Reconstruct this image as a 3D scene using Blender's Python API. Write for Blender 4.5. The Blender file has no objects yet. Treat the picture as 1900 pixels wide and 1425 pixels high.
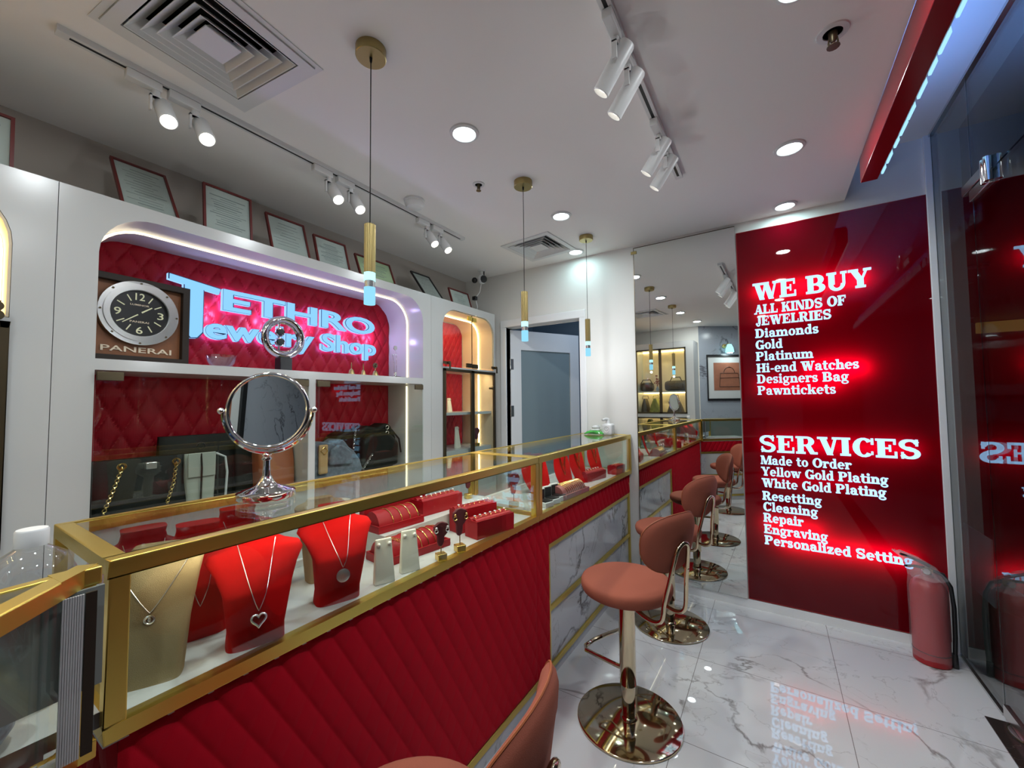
import bpy, bmesh, math, random
from mathutils import Vector, Matrix
from mathutils.geometry import tessellate_polygon
PI = math.pi
rnd = random.Random(7)
sc = bpy.context.scene
COL = sc.collection

# ------------------------------------------------------------------ camera, world, exposure
def make_camera():
    yaw, pitch, roll = (math.radians(a) for a in (32.765, 2.611, -0.5987))
    fwd = Vector((-math.sin(yaw)*math.cos(pitch), math.cos(yaw)*math.cos(pitch), math.sin(pitch)))
    r0 = Vector((math.cos(yaw), math.sin(yaw), 0)); u0 = r0.cross(fwd)
    r = r0*math.cos(roll) + u0*math.sin(roll); u = -r0*math.sin(roll) + u0*math.cos(roll)
    m = Matrix(((r.x, u.x, -fwd.x, 0), (r.y, u.y, -fwd.y, 0), (r.z, u.z, -fwd.z, 1.36), (0, 0, 0, 1)))
    c = bpy.data.cameras.new('camera'); c.sensor_fit = 'HORIZONTAL'; c.sensor_width = 36
    c.lens = 36*752.42/1900; c.clip_start = .02
    o = bpy.data.objects.new('camera', c); COL.objects.link(o); o.matrix_world = m
    sc.camera = o
make_camera()
w = bpy.data.worlds.new('world'); sc.world = w; w.use_nodes = True
w.node_tree.nodes['Background'].inputs[0].default_value = (.02, .025, .035, 1)
w.node_tree.nodes['Background'].inputs[1].default_value = .3
vs = sc.view_settings
sc.display_settings.display_device = 'sRGB'
vs.view_transform = 'Standard'; vs.look = 'None'; vs.exposure = 0.18; vs.gamma = 1; vs.use_curve_mapping = False
cy = sc.cycles
cy.max_bounces = 9; cy.diffuse_bounces = 4; cy.glossy_bounces = 6; cy.transmission_bounces = 4; cy.transparent_max_bounces = 24
cy.caustics_reflective = False; cy.caustics_refractive = False
cy.sample_clamp_indirect = 5; cy.use_denoising = True
cy.use_adaptive_sampling = True; cy.adaptive_threshold = .02

# ------------------------------------------------------------------ materials
def new_mat(name):
    m = bpy.data.materials.new(name); m.use_nodes = True
    nt = m.node_tree
    return m, nt, nt.nodes.get('Principled BSDF')
def pm(name, col, rough=.5, metal=0, spec=.5, sheen=0, coat=0, bump=0, bscale=200, trans=0, mottle=0):
    m, nt, b = new_mat(name)
    b.inputs['Base Color'].default_value = (*col, 1); b.inputs['Roughness'].default_value = rough
    b.inputs['Metallic'].default_value = metal; b.inputs['Specular IOR Level'].default_value = spec
    b.inputs['Sheen Weight'].default_value = sheen; b.inputs['Sheen Roughness'].default_value = .4
    if sheen: b.inputs['Sheen Tint'].default_value = (*[min(1, c*1.5+.1) for c in col], 1)
    b.inputs['Coat Weight'].default_value = coat; b.inputs['Coat Roughness'].default_value = .04
    if bump or mottle:
        tc = nt.nodes.new('ShaderNodeTexCoord'); n = nt.nodes.new('ShaderNodeTexNoise')
        n.inputs['Scale'].default_value = bscale; n.inputs['Detail'].default_value = 4
        nt.links.new(tc.outputs['Object'], n.inputs['Vector'])
        if bump:
            bp = nt.nodes.new('ShaderNodeBump'); bp.inputs['Strength'].default_value = bump; bp.inputs['Distance'].default_value = .002
            nt.links.new(n.outputs['Fac'], bp.inputs['Height']); nt.links.new(bp.outputs['Normal'], b.inputs['Normal'])
        if mottle:
            r = nt.nodes.new('ShaderNodeMapRange'); r.inputs[3].default_value = 1-mottle; r.inputs[4].default_value = 1+mottle
            nt.links.new(n.outputs['Fac'], r.inputs[0])
            v = nt.nodes.new('ShaderNodeVectorMath'); v.operation = 'SCALE'; v.inputs[0].default_value = col
            nt.links.new(r.outputs[0], v.inputs['Scale']); nt.links.new(v.outputs[0], b.inputs['Base Color'])
    return m
def em(name, col, s):
    m, nt, b = new_mat(name)
    e = nt.nodes.new('ShaderNodeEmission'); e.inputs[0].default_value = (*col, 1); e.inputs[1].default_value = s
    nt.links.new(e.outputs[0], nt.nodes['Material Output'].inputs[0]); nt.nodes.remove(b)
    return m
def glass_mat(name, tint=(.93, .965, .95), f0=.04, gloss=(1, 1, 1), rough=0.0):
    m, nt, b = new_mat(name); nt.nodes.remove(b); N = nt.nodes.new; L = nt.links.new
    g = N('ShaderNodeNewGeometry'); d = N('ShaderNodeVectorMath'); d.operation = 'DOT_PRODUCT'
    L(g.outputs['Incoming'], d.inputs[0]); L(g.outputs['Normal'], d.inputs[1])
    a = N('ShaderNodeMath'); a.operation = 'ABSOLUTE'; L(d.outputs['Value'], a.inputs[0])
    s = N('ShaderNodeMath'); s.operation = 'SUBTRACT'; s.inputs[0].default_value = 1; L(a.outputs[0], s.inputs[1])
    p = N('ShaderNodeMath'); p.operation = 'POWER'; p.inputs[1].default_value = 5; L(s.outputs[0], p.inputs[0])
    k = N('ShaderNodeMath'); k.operation = 'MULTIPLY_ADD'; k.inputs[1].default_value = 1-f0; k.inputs[2].default_value = f0; L(p.outputs[0], k.inputs[0])
    t = N('ShaderNodeBsdfTransparent'); t.inputs[0].default_value = (*tint, 1)
    gl = N('ShaderNodeBsdfGlossy'); gl.inputs['Roughness'].default_value = rough; gl.inputs['Color'].default_value = (*gloss, 1)
    mx = N('ShaderNodeMixShader'); L(k.outputs[0], mx.inputs[0]); L(t.outputs[0], mx.inputs[1]); L(gl.outputs[0], mx.inputs[2])
    L(mx.outputs[0], nt.nodes['Material Output'].inputs[0])
    return m
def mirror_mat(name, col):
    m, nt, b = new_mat(name)
    b.inputs['Base Color'].default_value = (*col, 1); b.inputs['Metallic'].default_value = 1; b.inputs['Roughness'].default_value = 0
    return m
def marble(name, base, vein, rough, scale=1.0, width=.012, tiles=False, spec=.5):
    m, nt, b = new_mat(name); N = nt.nodes.new; L = nt.links.new
    b.inputs['Roughness'].default_value = rough; b.inputs['Specular IOR Level'].default_value = spec
    tc = N('ShaderNodeTexCoord')
    def vn(sc_, det, dist, wd, off):
        mp = N('ShaderNodeMapping'); mp.inputs['Location'].default_value = off; L(tc.outputs['Object'], mp.inputs[0])
        n = N('ShaderNodeTexNoise'); n.inputs['Scale'].default_value = sc_; n.inputs['Detail'].default_value = det
        n.inputs['Distortion'].default_value = dist; n.inputs['Roughness'].default_value = .55; L(mp.outputs[0], n.inputs['Vector'])
        s = N('ShaderNodeMath'); s.operation = 'SUBTRACT'; s.inputs[1].default_value = .5; L(n.outputs['Fac'], s.inputs[0])
        a = N('ShaderNodeMath'); a.operation = 'ABSOLUTE'; L(s.outputs[0], a.inputs[0])
        r = N('ShaderNodeMapRange'); r.inputs[1].default_value = 0; r.inputs[2].default_value = wd; r.inputs[3].default_value = 1; r.inputs[4].default_value = 0
        L(a.outputs[0], r.inputs[0]); return r.outputs[0]
    v1 = vn(1.1*scale, 7, .7, width, (3.1, 1.7, .4)); v2 = vn(2.6*scale, 5, .5, width*.5, (9.2, 4.4, 2.2))
    msk = N('ShaderNodeTexNoise'); msk.inputs['Scale'].default_value = 1.9*scale; L(tc.outputs['Object'], msk.inputs['Vector'])
    mr = N('ShaderNodeMapRange'); mr.inputs[1].default_value = .42; mr.inputs[2].default_value = .6; L(msk.outputs['Fac'], mr.inputs[0])
    m1 = N('ShaderNodeMath'); m1.operation = 'MULTIPLY'; L(v1, m1.inputs[0]); L(mr.outputs[0], m1.inputs[1])
    m2 = N('ShaderNodeMath'); m2.operation = 'MULTIPLY_ADD'; m2.use_clamp = True; m2.inputs[1].default_value = .35; L(v2, m2.inputs[0]); L(m1.outputs[0], m2.inputs[2])
    mx = N('ShaderNodeMix'); mx.data_type = 'RGBA'; mx.inputs[6].default_value = (*base, 1); mx.inputs[7].default_value = (*vein, 1)
    L(m2.outputs[0], mx.inputs[0]); out = mx.outputs[2]
    if tiles:
        sp = N('ShaderNodeSeparateXYZ'); L(tc.outputs['Object'], sp.inputs[0]); gs = []
        for ax, o in ((0, .22), (1, 2.38)):
            q = N('ShaderNodeMath'); q.operation = 'MULTIPLY_ADD'; q.inputs[1].default_value = 1/.6; q.inputs[2].default_value = 20.5-o/.6; L(sp.outputs[ax], q.inputs[0])
            f = N('ShaderNodeMath'); f.operation = 'FRACT'; L(q.outputs[0], f.inputs[0])
            s = N('ShaderNodeMath'); s.operation = 'SUBTRACT'; s.inputs[1].default_value = .5; L(f.outputs[0], s.inputs[0])
            a = N('ShaderNodeMath'); a.operation = 'ABSOLUTE'; L(s.outputs[0], a.inputs[0])
            c = N('ShaderNodeMath'); c.operation = 'LESS_THAN'; c.inputs[1].default_value = .0022; L(a.outputs[0], c.inputs[0]); gs.append(c.outputs[0])
        mm = N('ShaderNodeMath'); mm.operation = 'MAXIMUM'; L(gs[0], mm.inputs[0]); L(gs[1], mm.inputs[1])
        m3 = N('ShaderNodeMix'); m3.data_type = 'RGBA'; m3.inputs[7].default_value = (.22, .2, .19, 1); L(mm.outputs[0], m3.inputs[0]); L(out, m3.inputs[6]); out = m3.outputs[2]
    L(out, b.inputs['Base Color'])
    return m

M = {}
M['ceiling'] = pm('ceiling_paint', (.90, .875, .845), .7, bump=.05, bscale=60)
M['walltaupe'] = pm('left_wall_tone', (.50, .45, .40), .65, bump=.05, bscale=80)  # left wall only: darker and browner than the other walls
M['wall'] = pm('wall_paint', (.76, .74, .70), .6, bump=.05, bscale=80)
M['cab'] = pm('cabinet_laminate', (.58, .58, .565), .22)
M['niche'] = pm('niche_laminate', (.78, .74, .76), .35)
M['warm_lam'] = pm('warm_laminate', (.80, .66, .46), .4)
M['trimw'] = pm('trim_paint', (.80, .80, .80), .35)
M['floor'] = marble('marble_tile', (.69, .68, .68), (.26, .235, .225), .01, 1.0, .010, True, 1.0)
M['marble'] = marble('marble_panel', (.58, .58, .61), (.12, .10, .10), .07, 1.5, .02)
M['marblew'] = marble('marble_wall', (.36, .39, .44), (.10, .10, .12), .12, 1.0, .012)
M['darkmarble'] = marble('dark_marble', (.035, .025, .022), (.2, .16, .14), .08, 3, .01)
M['velvet'] = pm('red_velvet', (.44, .002, .014), .75, spec=.12, sheen=.08, bump=.25, bscale=900)
M['leatherette'] = pm('red_quilted_fabric', (.36, .003, .016), .5, spec=.25, bump=.2, bscale=60)
M['redbox'] = pm('red_leather', (.34, .004, .010), .45, spec=.35, bump=.15, bscale=700)
M['bustred'] = pm('red_suede', (.46, .004, .004), .85, spec=.1, sheen=.05, bump=.1, bscale=900)
M['maroon'] = pm('maroon_velvet', (.085, .006, .012), .7, sheen=.3)
M['linen'] = pm('beige_linen', (.42, .31, .16), .85, spec=.2, bump=.6, bscale=900, mottle=.15)
M['whiteleather'] = pm('white_leather', (.82, .78, .66), .5)
M['gold'] = pm('brushed_gold', (.72, .545, .13), .34, 1)
M['rosebox'] = pm('rose_leather', (.34, .10, .10), .5)
M['brass'] = pm('satin_brass', (.40, .31, .13), .36, 1)
M['jewelgold'] = pm('yellow_gold', (.9, .62, .22), .18, 1)
M['silver'] = pm('silver', (.85, .85, .86), .3, 1)
M['pearl'] = pm('pearl', (.85, .82, .76), .2, coat=.5)
M['gem'] = pm('stone', (.85, .88, .92), .05, coat=1)
M['chrome'] = pm('chrome', (.78, .78, .8), .06, 1)
M['champagne'] = pm('champagne_metal', (.60, .50, .34), .07, 1)
M['pink'] = pm('rose_velvet', (.30, .088, .056), .85, spec=.12, sheen=.15, bump=.3, bscale=700, mottle=.2)
M['black'] = pm('black_plastic', (.012, .012, .013), .35)
M['cord'] = pm('cord_fabric', (.02, .018, .016), .9, spec=.1)
M['darkbronze'] = pm('dark_bronze', (.11, .085, .05), .35, .8)
M['blackleather'] = pm('black_leather', (.007, .008, .006), .55, spec=.22, bump=.3, bscale=150)
M['grayleather'] = pm('grey_leather', (.42, .43, .36), .5, bump=.2, bscale=200)
M['tanleather'] = pm('tan_leather', (.33, .09, .03), .45, bump=.2, bscale=200)
M['camel'] = pm('camel_leather', (.50, .30, .13), .5)
M['denim'] = pm('grey_denim', (.13, .155, .19), .85, bump=1.0, bscale=45, mottle=.7)
M['whiteplastic'] = pm('white_plastic', (.80, .80, .79), .35)
M['fixture'] = pm('white_fixture', (.72, .72, .71), .4)
M['redframe'] = pm('red_frame', (.13, .012, .010), .4)
M['blackframe'] = pm('black_frame', (.012, .012, .012), .3)
M['paper'] = pm('paper', (.60, .61, .60), .6)
M['paperg'] = pm('green_paper', (.55, .66, .40), .6)
M['ink'] = pm('ink', (.26, .28, .29), .7)
M['gold_ink'] = pm('pale_ink', (.75, .62, .45), .5)
M['walnut'] = pm('walnut', (.20, .068, .018), .5, bump=.1, bscale=40, mottle=.25)
M['espresso'] = pm('espresso_wood', (.022, .014, .009), .5, spec=.3)
M['dial'] = pm('black_dial', (.012, .012, .012), .3)
M['lume'] = pm('cream_numerals', (.82, .80, .52), .5)
M['steel'] = pm('brushed_steel', (.62, .62, .60), .25, 1)
M['redpaint'] = pm('red_paint', (.36, .008, .012), .35)
M['redglossy'] = pm('red_gloss_paint', (.28, .004, .009), .2)
M['plasticbag'] = pm('clear_plastic', (.80, .74, .76), .18, bump=.5, bscale=40); M['plasticbag'].node_tree.nodes['Principled BSDF'].inputs['Alpha'].default_value = .12
M['bagneck'] = M['plasticbag'].copy(); M['bagneck'].node_tree.nodes['Principled BSDF'].inputs['Alpha'].default_value = .30
def acrylic(name, dcol, tcol):
    m, nt, b = new_mat(name); N = nt.nodes.new; L = nt.links.new
    b.inputs['Base Color'].default_value = (*dcol, 1); b.inputs['Roughness'].default_value = .02; b.inputs['Specular IOR Level'].default_value = .32
    tr = N('ShaderNodeBsdfTranslucent'); tr.inputs[0].default_value = (*tcol, 1)
    ad = N('ShaderNodeAddShader'); L(b.outputs[0], ad.inputs[0]); L(tr.outputs[0], ad.inputs[1]); L(ad.outputs[0], nt.nodes['Material Output'].inputs[0])
    return m
M['sign'] = acrylic('red_acrylic', (.080, .0, .003), (.22, .0, .003))
M['frost'] = pm('frosted_glass', (.22, .28, .30), .35)
M['greypanel'] = pm('grey_panel', (.20, .22, .21), .3)
M['bluewall'] = pm('backroom_paint', (.30, .38, .46), .7)
M['glass'] = glass_mat('clear_glass')
M['glassy'] = glass_mat('bottle_glass', (.90, .91, .92), .09)
M['shopglass'] = glass_mat('storefront_glass', (.60, .66, .66), .085)
M['mirror'] = mirror_mat('mirror_silver', (.80, .83, .80))
M['dark'] = pm('duct_dark', (.006, .006, .006), .8)
M['led'] = em('led_warm', (1, .86, .58), 2.2)
M['ledglow'] = em('led_warm_bright', (1, .74, .36), 9)
M['ledamber'] = em('led_amber', (1, .66, .30), 5)
M['ledcool'] = em('led_cool', (.36, .72, 1), 1.1)
M['letter'] = em('sign_letters', (.42, .74, 1.15), 1.4)
M['channel'] = em('channel_letters', (.26, .60, 1.05), 1.0)
M['halo'] = em('added_letter_halo', (.40, .26, 1.0), 18)  # added violet glow hidden behind the letter faces
M['channelside'] = em('channel_letter_sides', (.36, .66, 1.2), 1.0)
M['channeledge'] = pm('channel_letter_edge', (.03, .08, .16), .4)
M['acrylic'] = em('lit_acrylic', (.42, .88, 1.0), 1.5)
M['acrylicdim'] = em('lit_acrylic_tip', (.30, .72, .95), .95)
M['downlight'] = em('downlight_diffuser', (.82, .97, 1), 8)
M['spotlens'] = em('spot_lens', (1, .93, .74), 9)
M['spotlensdim'] = em('spot_lens_dim', (1, .95, .85), 2.2)
M['warmsign'] = em('warm_lit_band', (.45, .24, .06), .45)
M['plasticgreen'] = pm('green_film', (.05, .42, .05), .2, coat=1)
M['ceramic'] = pm('blue_white_ceramic', (.28, .36, .48), .3, mottle=.9, bscale=90)
M['gold_plate'] = pm('gold_cube', (.75, .55, .16), .3, 1)
M['camou'] = pm('olive_pattern', (.22, .21, .04), .6, mottle=.9, bscale=25)
M['brownbag'] = pm('brown_canvas', (.055, .035, .022), .5, mottle=.5, bscale=60)
M['sepia'] = pm('sepia_drawing', (.30, .11, .06), .7, mottle=.3, bscale=10)
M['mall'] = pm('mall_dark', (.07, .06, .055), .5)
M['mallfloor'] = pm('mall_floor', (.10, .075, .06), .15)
M['ribbed'] = pm('ribbed_plastic', (.45, .44, .45), .4)

# ------------------------------------------------------------------ mesh helpers
class MB:
    def __init__(s): s.v = []; s.f = []
    def add(s, vs, fs):
        k = len(s.v); s.v += [tuple(p) for p in vs]; s.f += [tuple(i+k for i in f) for f in fs]; return s
    def box(s, x0, x1, y0, y1, z0, z1):
        return s.add([(x0,y0,z0),(x1,y0,z0),(x1,y1,z0),(x0,y1,z0),(x0,y0,z1),(x1,y0,z1),(x1,y1,z1),(x0,y1,z1)],
                     [(3,2,1,0),(4,5,6,7),(0,1,5,4),(1,2,6,5),(2,3,7,6),(3,0,4,7)])
    def cyl(s, a, b, r0, r1=None, n=16, caps=True):
        a, b = Vector(a), Vector(b); r1 = r0 if r1 is None else r1; d = (b-a).normalized()
        u = d.orthogonal().normalized(); v = d.cross(u); P = []
        for c, r in ((a, r0), (b, r1)):
            P += [c + u*(r*math.cos(2*PI*i/n)) + v*(r*math.sin(2*PI*i/n)) for i in range(n)]
        F = [(i, (i+1) % n, n+(i+1) % n, n+i) for i in range(n)]
        if caps: F += [tuple(range(n-1, -1, -1)), tuple(range(n, 2*n))]
        return s.add(P, F)
    def lathe(s, prof, c=(0, 0, 0), n=24, axis=(0, 0, 1), sx=1, sy=1):
        d = Vector(axis).normalized(); u = Vector((1, 0, 0)) if abs(d.z) > .99 else d.orthogonal().normalized(); v = d.cross(u); c = Vector(c)
        P = []
        for r, z in prof:
            P += [c + u*(r*sx*math.cos(2*PI*i/n)) + v*(r*sy*math.sin(2*PI*i/n)) + d*z for i in range(n)]
        F = []
        for k in range(len(prof)-1):
            F += [(k*n+i, k*n+(i+1) % n, (k+1)*n+(i+1) % n, (k+1)*n+i) for i in range(n)]
        if prof[0][0] > 1e-5: F.append(tuple(range(n-1, -1, -1)))
        if prof[-1][0] > 1e-5: F.append(tuple((len(prof)-1)*n+i for i in range(n)))
        return s.add(P, F)
    def tube(s, pts, r, n=8, closed=False):
        pts = [Vector(p) for p in pts]; m = len(pts); P = []
        rr = r if isinstance(r, (list, tuple)) else [r]*m
        T = []
        for i in range(m):
            if closed: t = pts[(i+1) % m]-pts[i-1]
            else: t = pts[min(i+1, m-1)]-pts[max(i-1, 0)]
            T.append(t.normalized())
        u = T[0].orthogonal().normalized()
        for i in range(m):
            u = (u - T[i]*u.dot(T[i]));
            u = u.normalized() if u.length > 1e-6 else T[i].orthogonal().normalized()
            v = T[i].cross(u)
            P += [pts[i] + u*(rr[i]*math.cos(2*PI*k/n)) + v*(rr[i]*math.sin(2*PI*k/n)) for k in range(n)]
        F = []
        for i in range(m if closed else m-1):
            j = (i+1) % m
            F += [(i*n+k, i*n+(k+1) % n, j*n+(k+1) % n, j*n+k) for k in range(n)]
        if not closed: F += [tuple(range(n-1, -1, -1)), tuple((m-1)*n+k for k in range(n))]
        return s.add(P, F)
    def torus(s, c, R, r, axis=(0, 0, 1), n=24, k=8, sx=1, sy=1):
        d = Vector(axis).normalized(); u = Vector((1, 0, 0)) if abs(d.z) > .99 else (Vector((0, 0, 1))-d*d.z).normalized(); v = d.cross(u); c = Vector(c)
        return s.tube([c+u*(R*sx*math.cos(2*PI*i/n))+v*(R*sy*math.sin(2*PI*i/n)) for i in range(n)], r, k, True)
    def loft(s, secs, caps=True):
        n = len(secs[0]); P = [p for q in secs for p in q]
        F = [(k*n+i, k*n+(i+1) % n, (k+1)*n+(i+1) % n, (k+1)*n+i) for k in range(len(secs)-1) for i in range(n)]
        if caps: F += [tuple(range(n-1, -1, -1)), tuple((len(secs)-1)*n+i for i in range(n))]
        return s.add(P, F)
    def plate(s, outer, holes, d0, d1, fn):
        """solid plate: 2-D outline with holes, between depths d0 and d1; fn(u, v, d) gives the point"""
        loops = [outer]+list(holes); flat = [p for l in loops for p in l]; n = len(flat)
        tris = tessellate_polygon([[Vector((p[0], p[1], 0)) for p in l] for l in loops])
        F = [tuple(t) for t in tris] + [tuple(i+n for i in reversed(t)) for t in tris]
        k = 0
        for l in loops:
            m = len(l)
            F += [(k+i, k+(i+1) % m, n+k+(i+1) % m, n+k+i) for i in range(m)]; k += m
        return s.add([fn(p[0], p[1], d0) for p in flat]+[fn(p[0], p[1], d1) for p in flat], F)
    def ball(s, c, r, n=10, sc_=(1, 1, 1)):
        return s.lathe([(max(r*sc_[0]*math.sin(PI*i/6), 1e-6), -r*sc_[2]*math.cos(PI*i/6)) for i in range(7)], c, n)
    def xf(s, mat):
        s.v = [tuple(mat @ Vector(p)) for p in s.v]; return s
    def join(s, o): return s.add(o.v, o.f)

ORG = {}
def link_tag(o, label=None, cat=None, group=None, kind=None):
    if label: o['label'] = label
    if cat: o['category'] = cat
    if group: o['group'] = group
    if kind: o['kind'] = kind
    return o
def put(name, mb, mat, parent=None, label=None, cat=None, group=None, kind=None, loc=None, local=False, smooth=38, bevel=0, seg=2, rz=0):
    me = bpy.data.meshes.new(name)
    org = Vector((0, 0, 0))
    if parent is not None:
        if not local: org = ORG.get(parent, Vector((0, 0, 0)))
    elif loc is not None:
        org = Vector(loc) if not local else Vector((0, 0, 0))
    me.from_pydata([tuple(Vector(p)-org) for p in mb.v], [], mb.f)
    bm = bmesh.new(); bm.from_mesh(me); bmesh.ops.remove_doubles(bm, verts=bm.verts, dist=1e-6)
    bmesh.ops.recalc_face_normals(bm, faces=bm.faces); bm.to_mesh(me); bm.free()
    if smooth:
        me.shade_smooth(); me.set_sharp_from_angle(angle=math.radians(smooth))
    me.materials.append(M[mat] if isinstance(mat, str) else mat)
    o = bpy.data.objects.new(name, me); COL.objects.link(o)
    if parent is not None:
        o.parent = parent; ORG[o] = ORG.get(parent, Vector((0, 0, 0))) if not local else Vector((0, 0, 0))
    else:
        if loc is not None: o.location = loc; o.rotation_euler[2] = rz
        ORG[o] = org
    if bevel:
        b = o.modifiers.new('bevel', 'BEVEL'); b.width = bevel; b.segments = seg; b.limit_method = 'ANGLE'
    return link_tag(o, label, cat, group, kind)
def thing(name, label, cat, loc=(0, 0, 0), rz=0, group=None):
    o = bpy.data.objects.new(name, None); COL.objects.link(o); o.location = loc; o.rotation_euler = (0, 0, rz)
    o.empty_display_size = .05; ORG[o] = Vector(loc)
    return link_tag(o, label, cat, group)
def copy_tree(o, parent=None):
    c = o.copy(); COL.objects.link(c)
    if parent is not None: c.parent = parent
    for ch in list(o.children): copy_tree(ch, c)
    return c
def dup(o, loc, rz=0, label=None, group=None):
    c = copy_tree(o); c.location = loc; c.rotation_euler = (0, 0, rz)
    if label: c['label'] = label
    if group: c['group'] = group
    return c
def B(*a): return MB().box(*a)
def arch(y0, y1, z0, z1, r, n=8):
    """rounded top corners, counter-clockwise"""
    P = [(y0, z0), (y1, z0)]
    P += [(y1-r+r*math.cos(a*PI/2/n), z1-r+r*math.sin(a*PI/2/n)) for a in range(n+1)]
    P += [(y0+r-r*math.sin(a*PI/2/n), z1-r+r*math.cos(a*PI/2/n)) for a in range(n+1)]
    return P
def rect(a0, a1, b0, b1): return [(a0, b0), (a1, b0), (a1, b1), (a0, b1)]
def YZ(y, z, d): return (d, y, z)
def XY(x, y, d): return (x, y, d)
def XZ(x, z, d): return (x, d, z)
def quilt(u0, u1, v0, v1, cw, ch, depth, res, fn, only=1.0):
    """diamond quilting: puffed cells between sewn creases; fn(u, v, h) gives the point"""
    nu = max(2, int((u1-u0)/res)); nv = max(2, int((v1-v0)/res)); P = []
    for j in range(nv+1):
        for i in range(nu+1):
            u = u0+(u1-u0)*i/nu; v = v0+(v1-v0)*j/nv
            a = u/cw+v/ch; b = u/cw-v/ch
            da = abs(a-round(a)); db = abs(b-round(b))
            h = (1-math.exp(-da*7))*(1-only*.999+only*.999*(1-math.exp(-db*7)))
            e = min(u-u0, u1-u, v-v0, v1-v)
            P.append(fn(u, v, depth*h*min(1, .25+e/.02)))
    F = [(j*(nu+1)+i, j*(nu+1)+i+1, (j+1)*(nu+1)+i+1, (j+1)*(nu+1)+i) for j in range(nv) for i in range(nu)]
    return MB().add(P, F)
def area(name, loc, d, size, power, col, parent=None, shape='DISK', size_y=None, spread=180):
    l = bpy.data.lights.new(name, 'AREA'); l.shape = shape; l.size = size; l.energy = power; l.color = col; l.spread = math.radians(spread)
    if size_y: l.size_y = size_y
    o = bpy.data.objects.new(name, l); COL.objects.link(o)
    o.rotation_euler = Vector(d).to_track_quat('-Z', 'Y').to_euler()
    if parent is not None: o.parent = parent; o.location = Vector(loc)-ORG[parent]
    else: o.location = loc
    return o
def spot(name, loc, d, power, ang, col, parent, blend=.6, rad=.02):
    l = bpy.data.lights.new(name, 'SPOT'); l.energy = power; l.spot_size = math.radians(ang); l.spot_blend = blend; l.color = col; l.shadow_soft_size = rad
    o = bpy.data.objects.new(name, l); COL.objects.link(o); o.rotation_euler = Vector(d).to_track_quat('-Z', 'Y').to_euler()
    o.parent = parent; o.location = Vector(loc)-ORG[parent]
    return o
def btext(s, bold=0.0):
    """built-in sans letters as 2-D triangles scaled to the unit square"""
    c = bpy.data.curves.new('t', 'FONT'); c.body = s; c.offset = bold; c.resolution_u = 4
    o = bpy.data.objects.new('t', c); COL.objects.link(o)
    me = bpy.data.meshes.new_from_object(o.evaluated_get(bpy.context.evaluated_depsgraph_get()))
    V = [v.co.copy() for v in me.vertices]; F = [tuple(p.vertices) for p in me.polygons]
    bpy.data.objects.remove(o); bpy.data.curves.remove(c)
    bmx = bmesh.new(); bmx.from_mesh(me); bmesh.ops.remove_doubles(bmx, verts=bmx.verts, dist=1e-5)
    V = [v.co.copy() for v in bmx.verts]; F = [tuple(v.index for v in f.verts) for f in bmx.faces]
    E = [tuple(v.index for v in e.verts) for e in bmx.edges if len(e.link_faces) == 1]; bmx.free(); bpy.data.meshes.remove(me)
    x0 = min(v.x for v in V); x1 = max(v.x for v in V); y0 = min(v.y for v in V); y1 = max(v.y for v in V)
    return [((v.x-x0)/(x1-x0), (v.y-y0)/(y1-y0)) for v in V], F, E
def solid_text(s, bold, fn, d0, d1):
    P, F, E = btext(s, bold); n = len(P)
    return MB().add([fn(u, v, d0) for u, v in P]+[fn(u, v, d1) for u, v in P],
                    F+[tuple(i+n for i in reversed(f)) for f in F]+[(a, b, b+n, a+n) for a, b in E])

# ------------------------------------------------------------------ slab-serif letters (cap height 1)
T_, t_, s_, o_ = .28, .12, .115, .085
def q_rect(x0, y0, x1, y1): return [(x0, y0), (x1, y0), (x1, y1), (x0, y1)]
def q_arc(cx, cy, rx, ry, a0, a1, tx, ty, n=14):
    A = [math.radians(a0+(a1-a0)*i/n) for i in range(n+1)]; out = []
    for i in range(n):
        a, b = A[i], A[i+1]
        out.append([(cx+rx*math.cos(a), cy+ry*math.sin(a)), (cx+rx*math.cos(b), cy+ry*math.sin(b)),
                    (cx+(rx-tx)*math.cos(b), cy+(ry-ty)*math.sin(b)), (cx+(rx-tx)*math.cos(a), cy+(ry-ty)*math.sin(a))])
    return out
def q_disc(cx, cy, r, n=12): return [[(cx+r*math.cos(2*PI*i/n), cy+r*math.sin(2*PI*i/n)) for i in range(n)]]
def q_stem(x, y0, y1, bot='lr', top='lr', T=T_, o=o_):
    L = [q_rect(x, y0, x+T, y1)]
    if bot: L.append(q_rect(x-(o if 'l' in bot else 0), y0, x+T+(o if 'r' in bot else 0), y0+s_))
    if top: L.append(q_rect(x-(o if 'l' in top else 0), y1-s_, x+T+(o if 'r' in top else 0), y1))
    return L
def q_diag(xa, ya, xb, yb, w): return [[(xa, ya), (xa+w, ya), (xb+w, yb), (xb, yb)]]
def q_serif(x, y, w, o=.07): return [q_rect(x-o, y, x+w+o, y+s_)]
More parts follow.
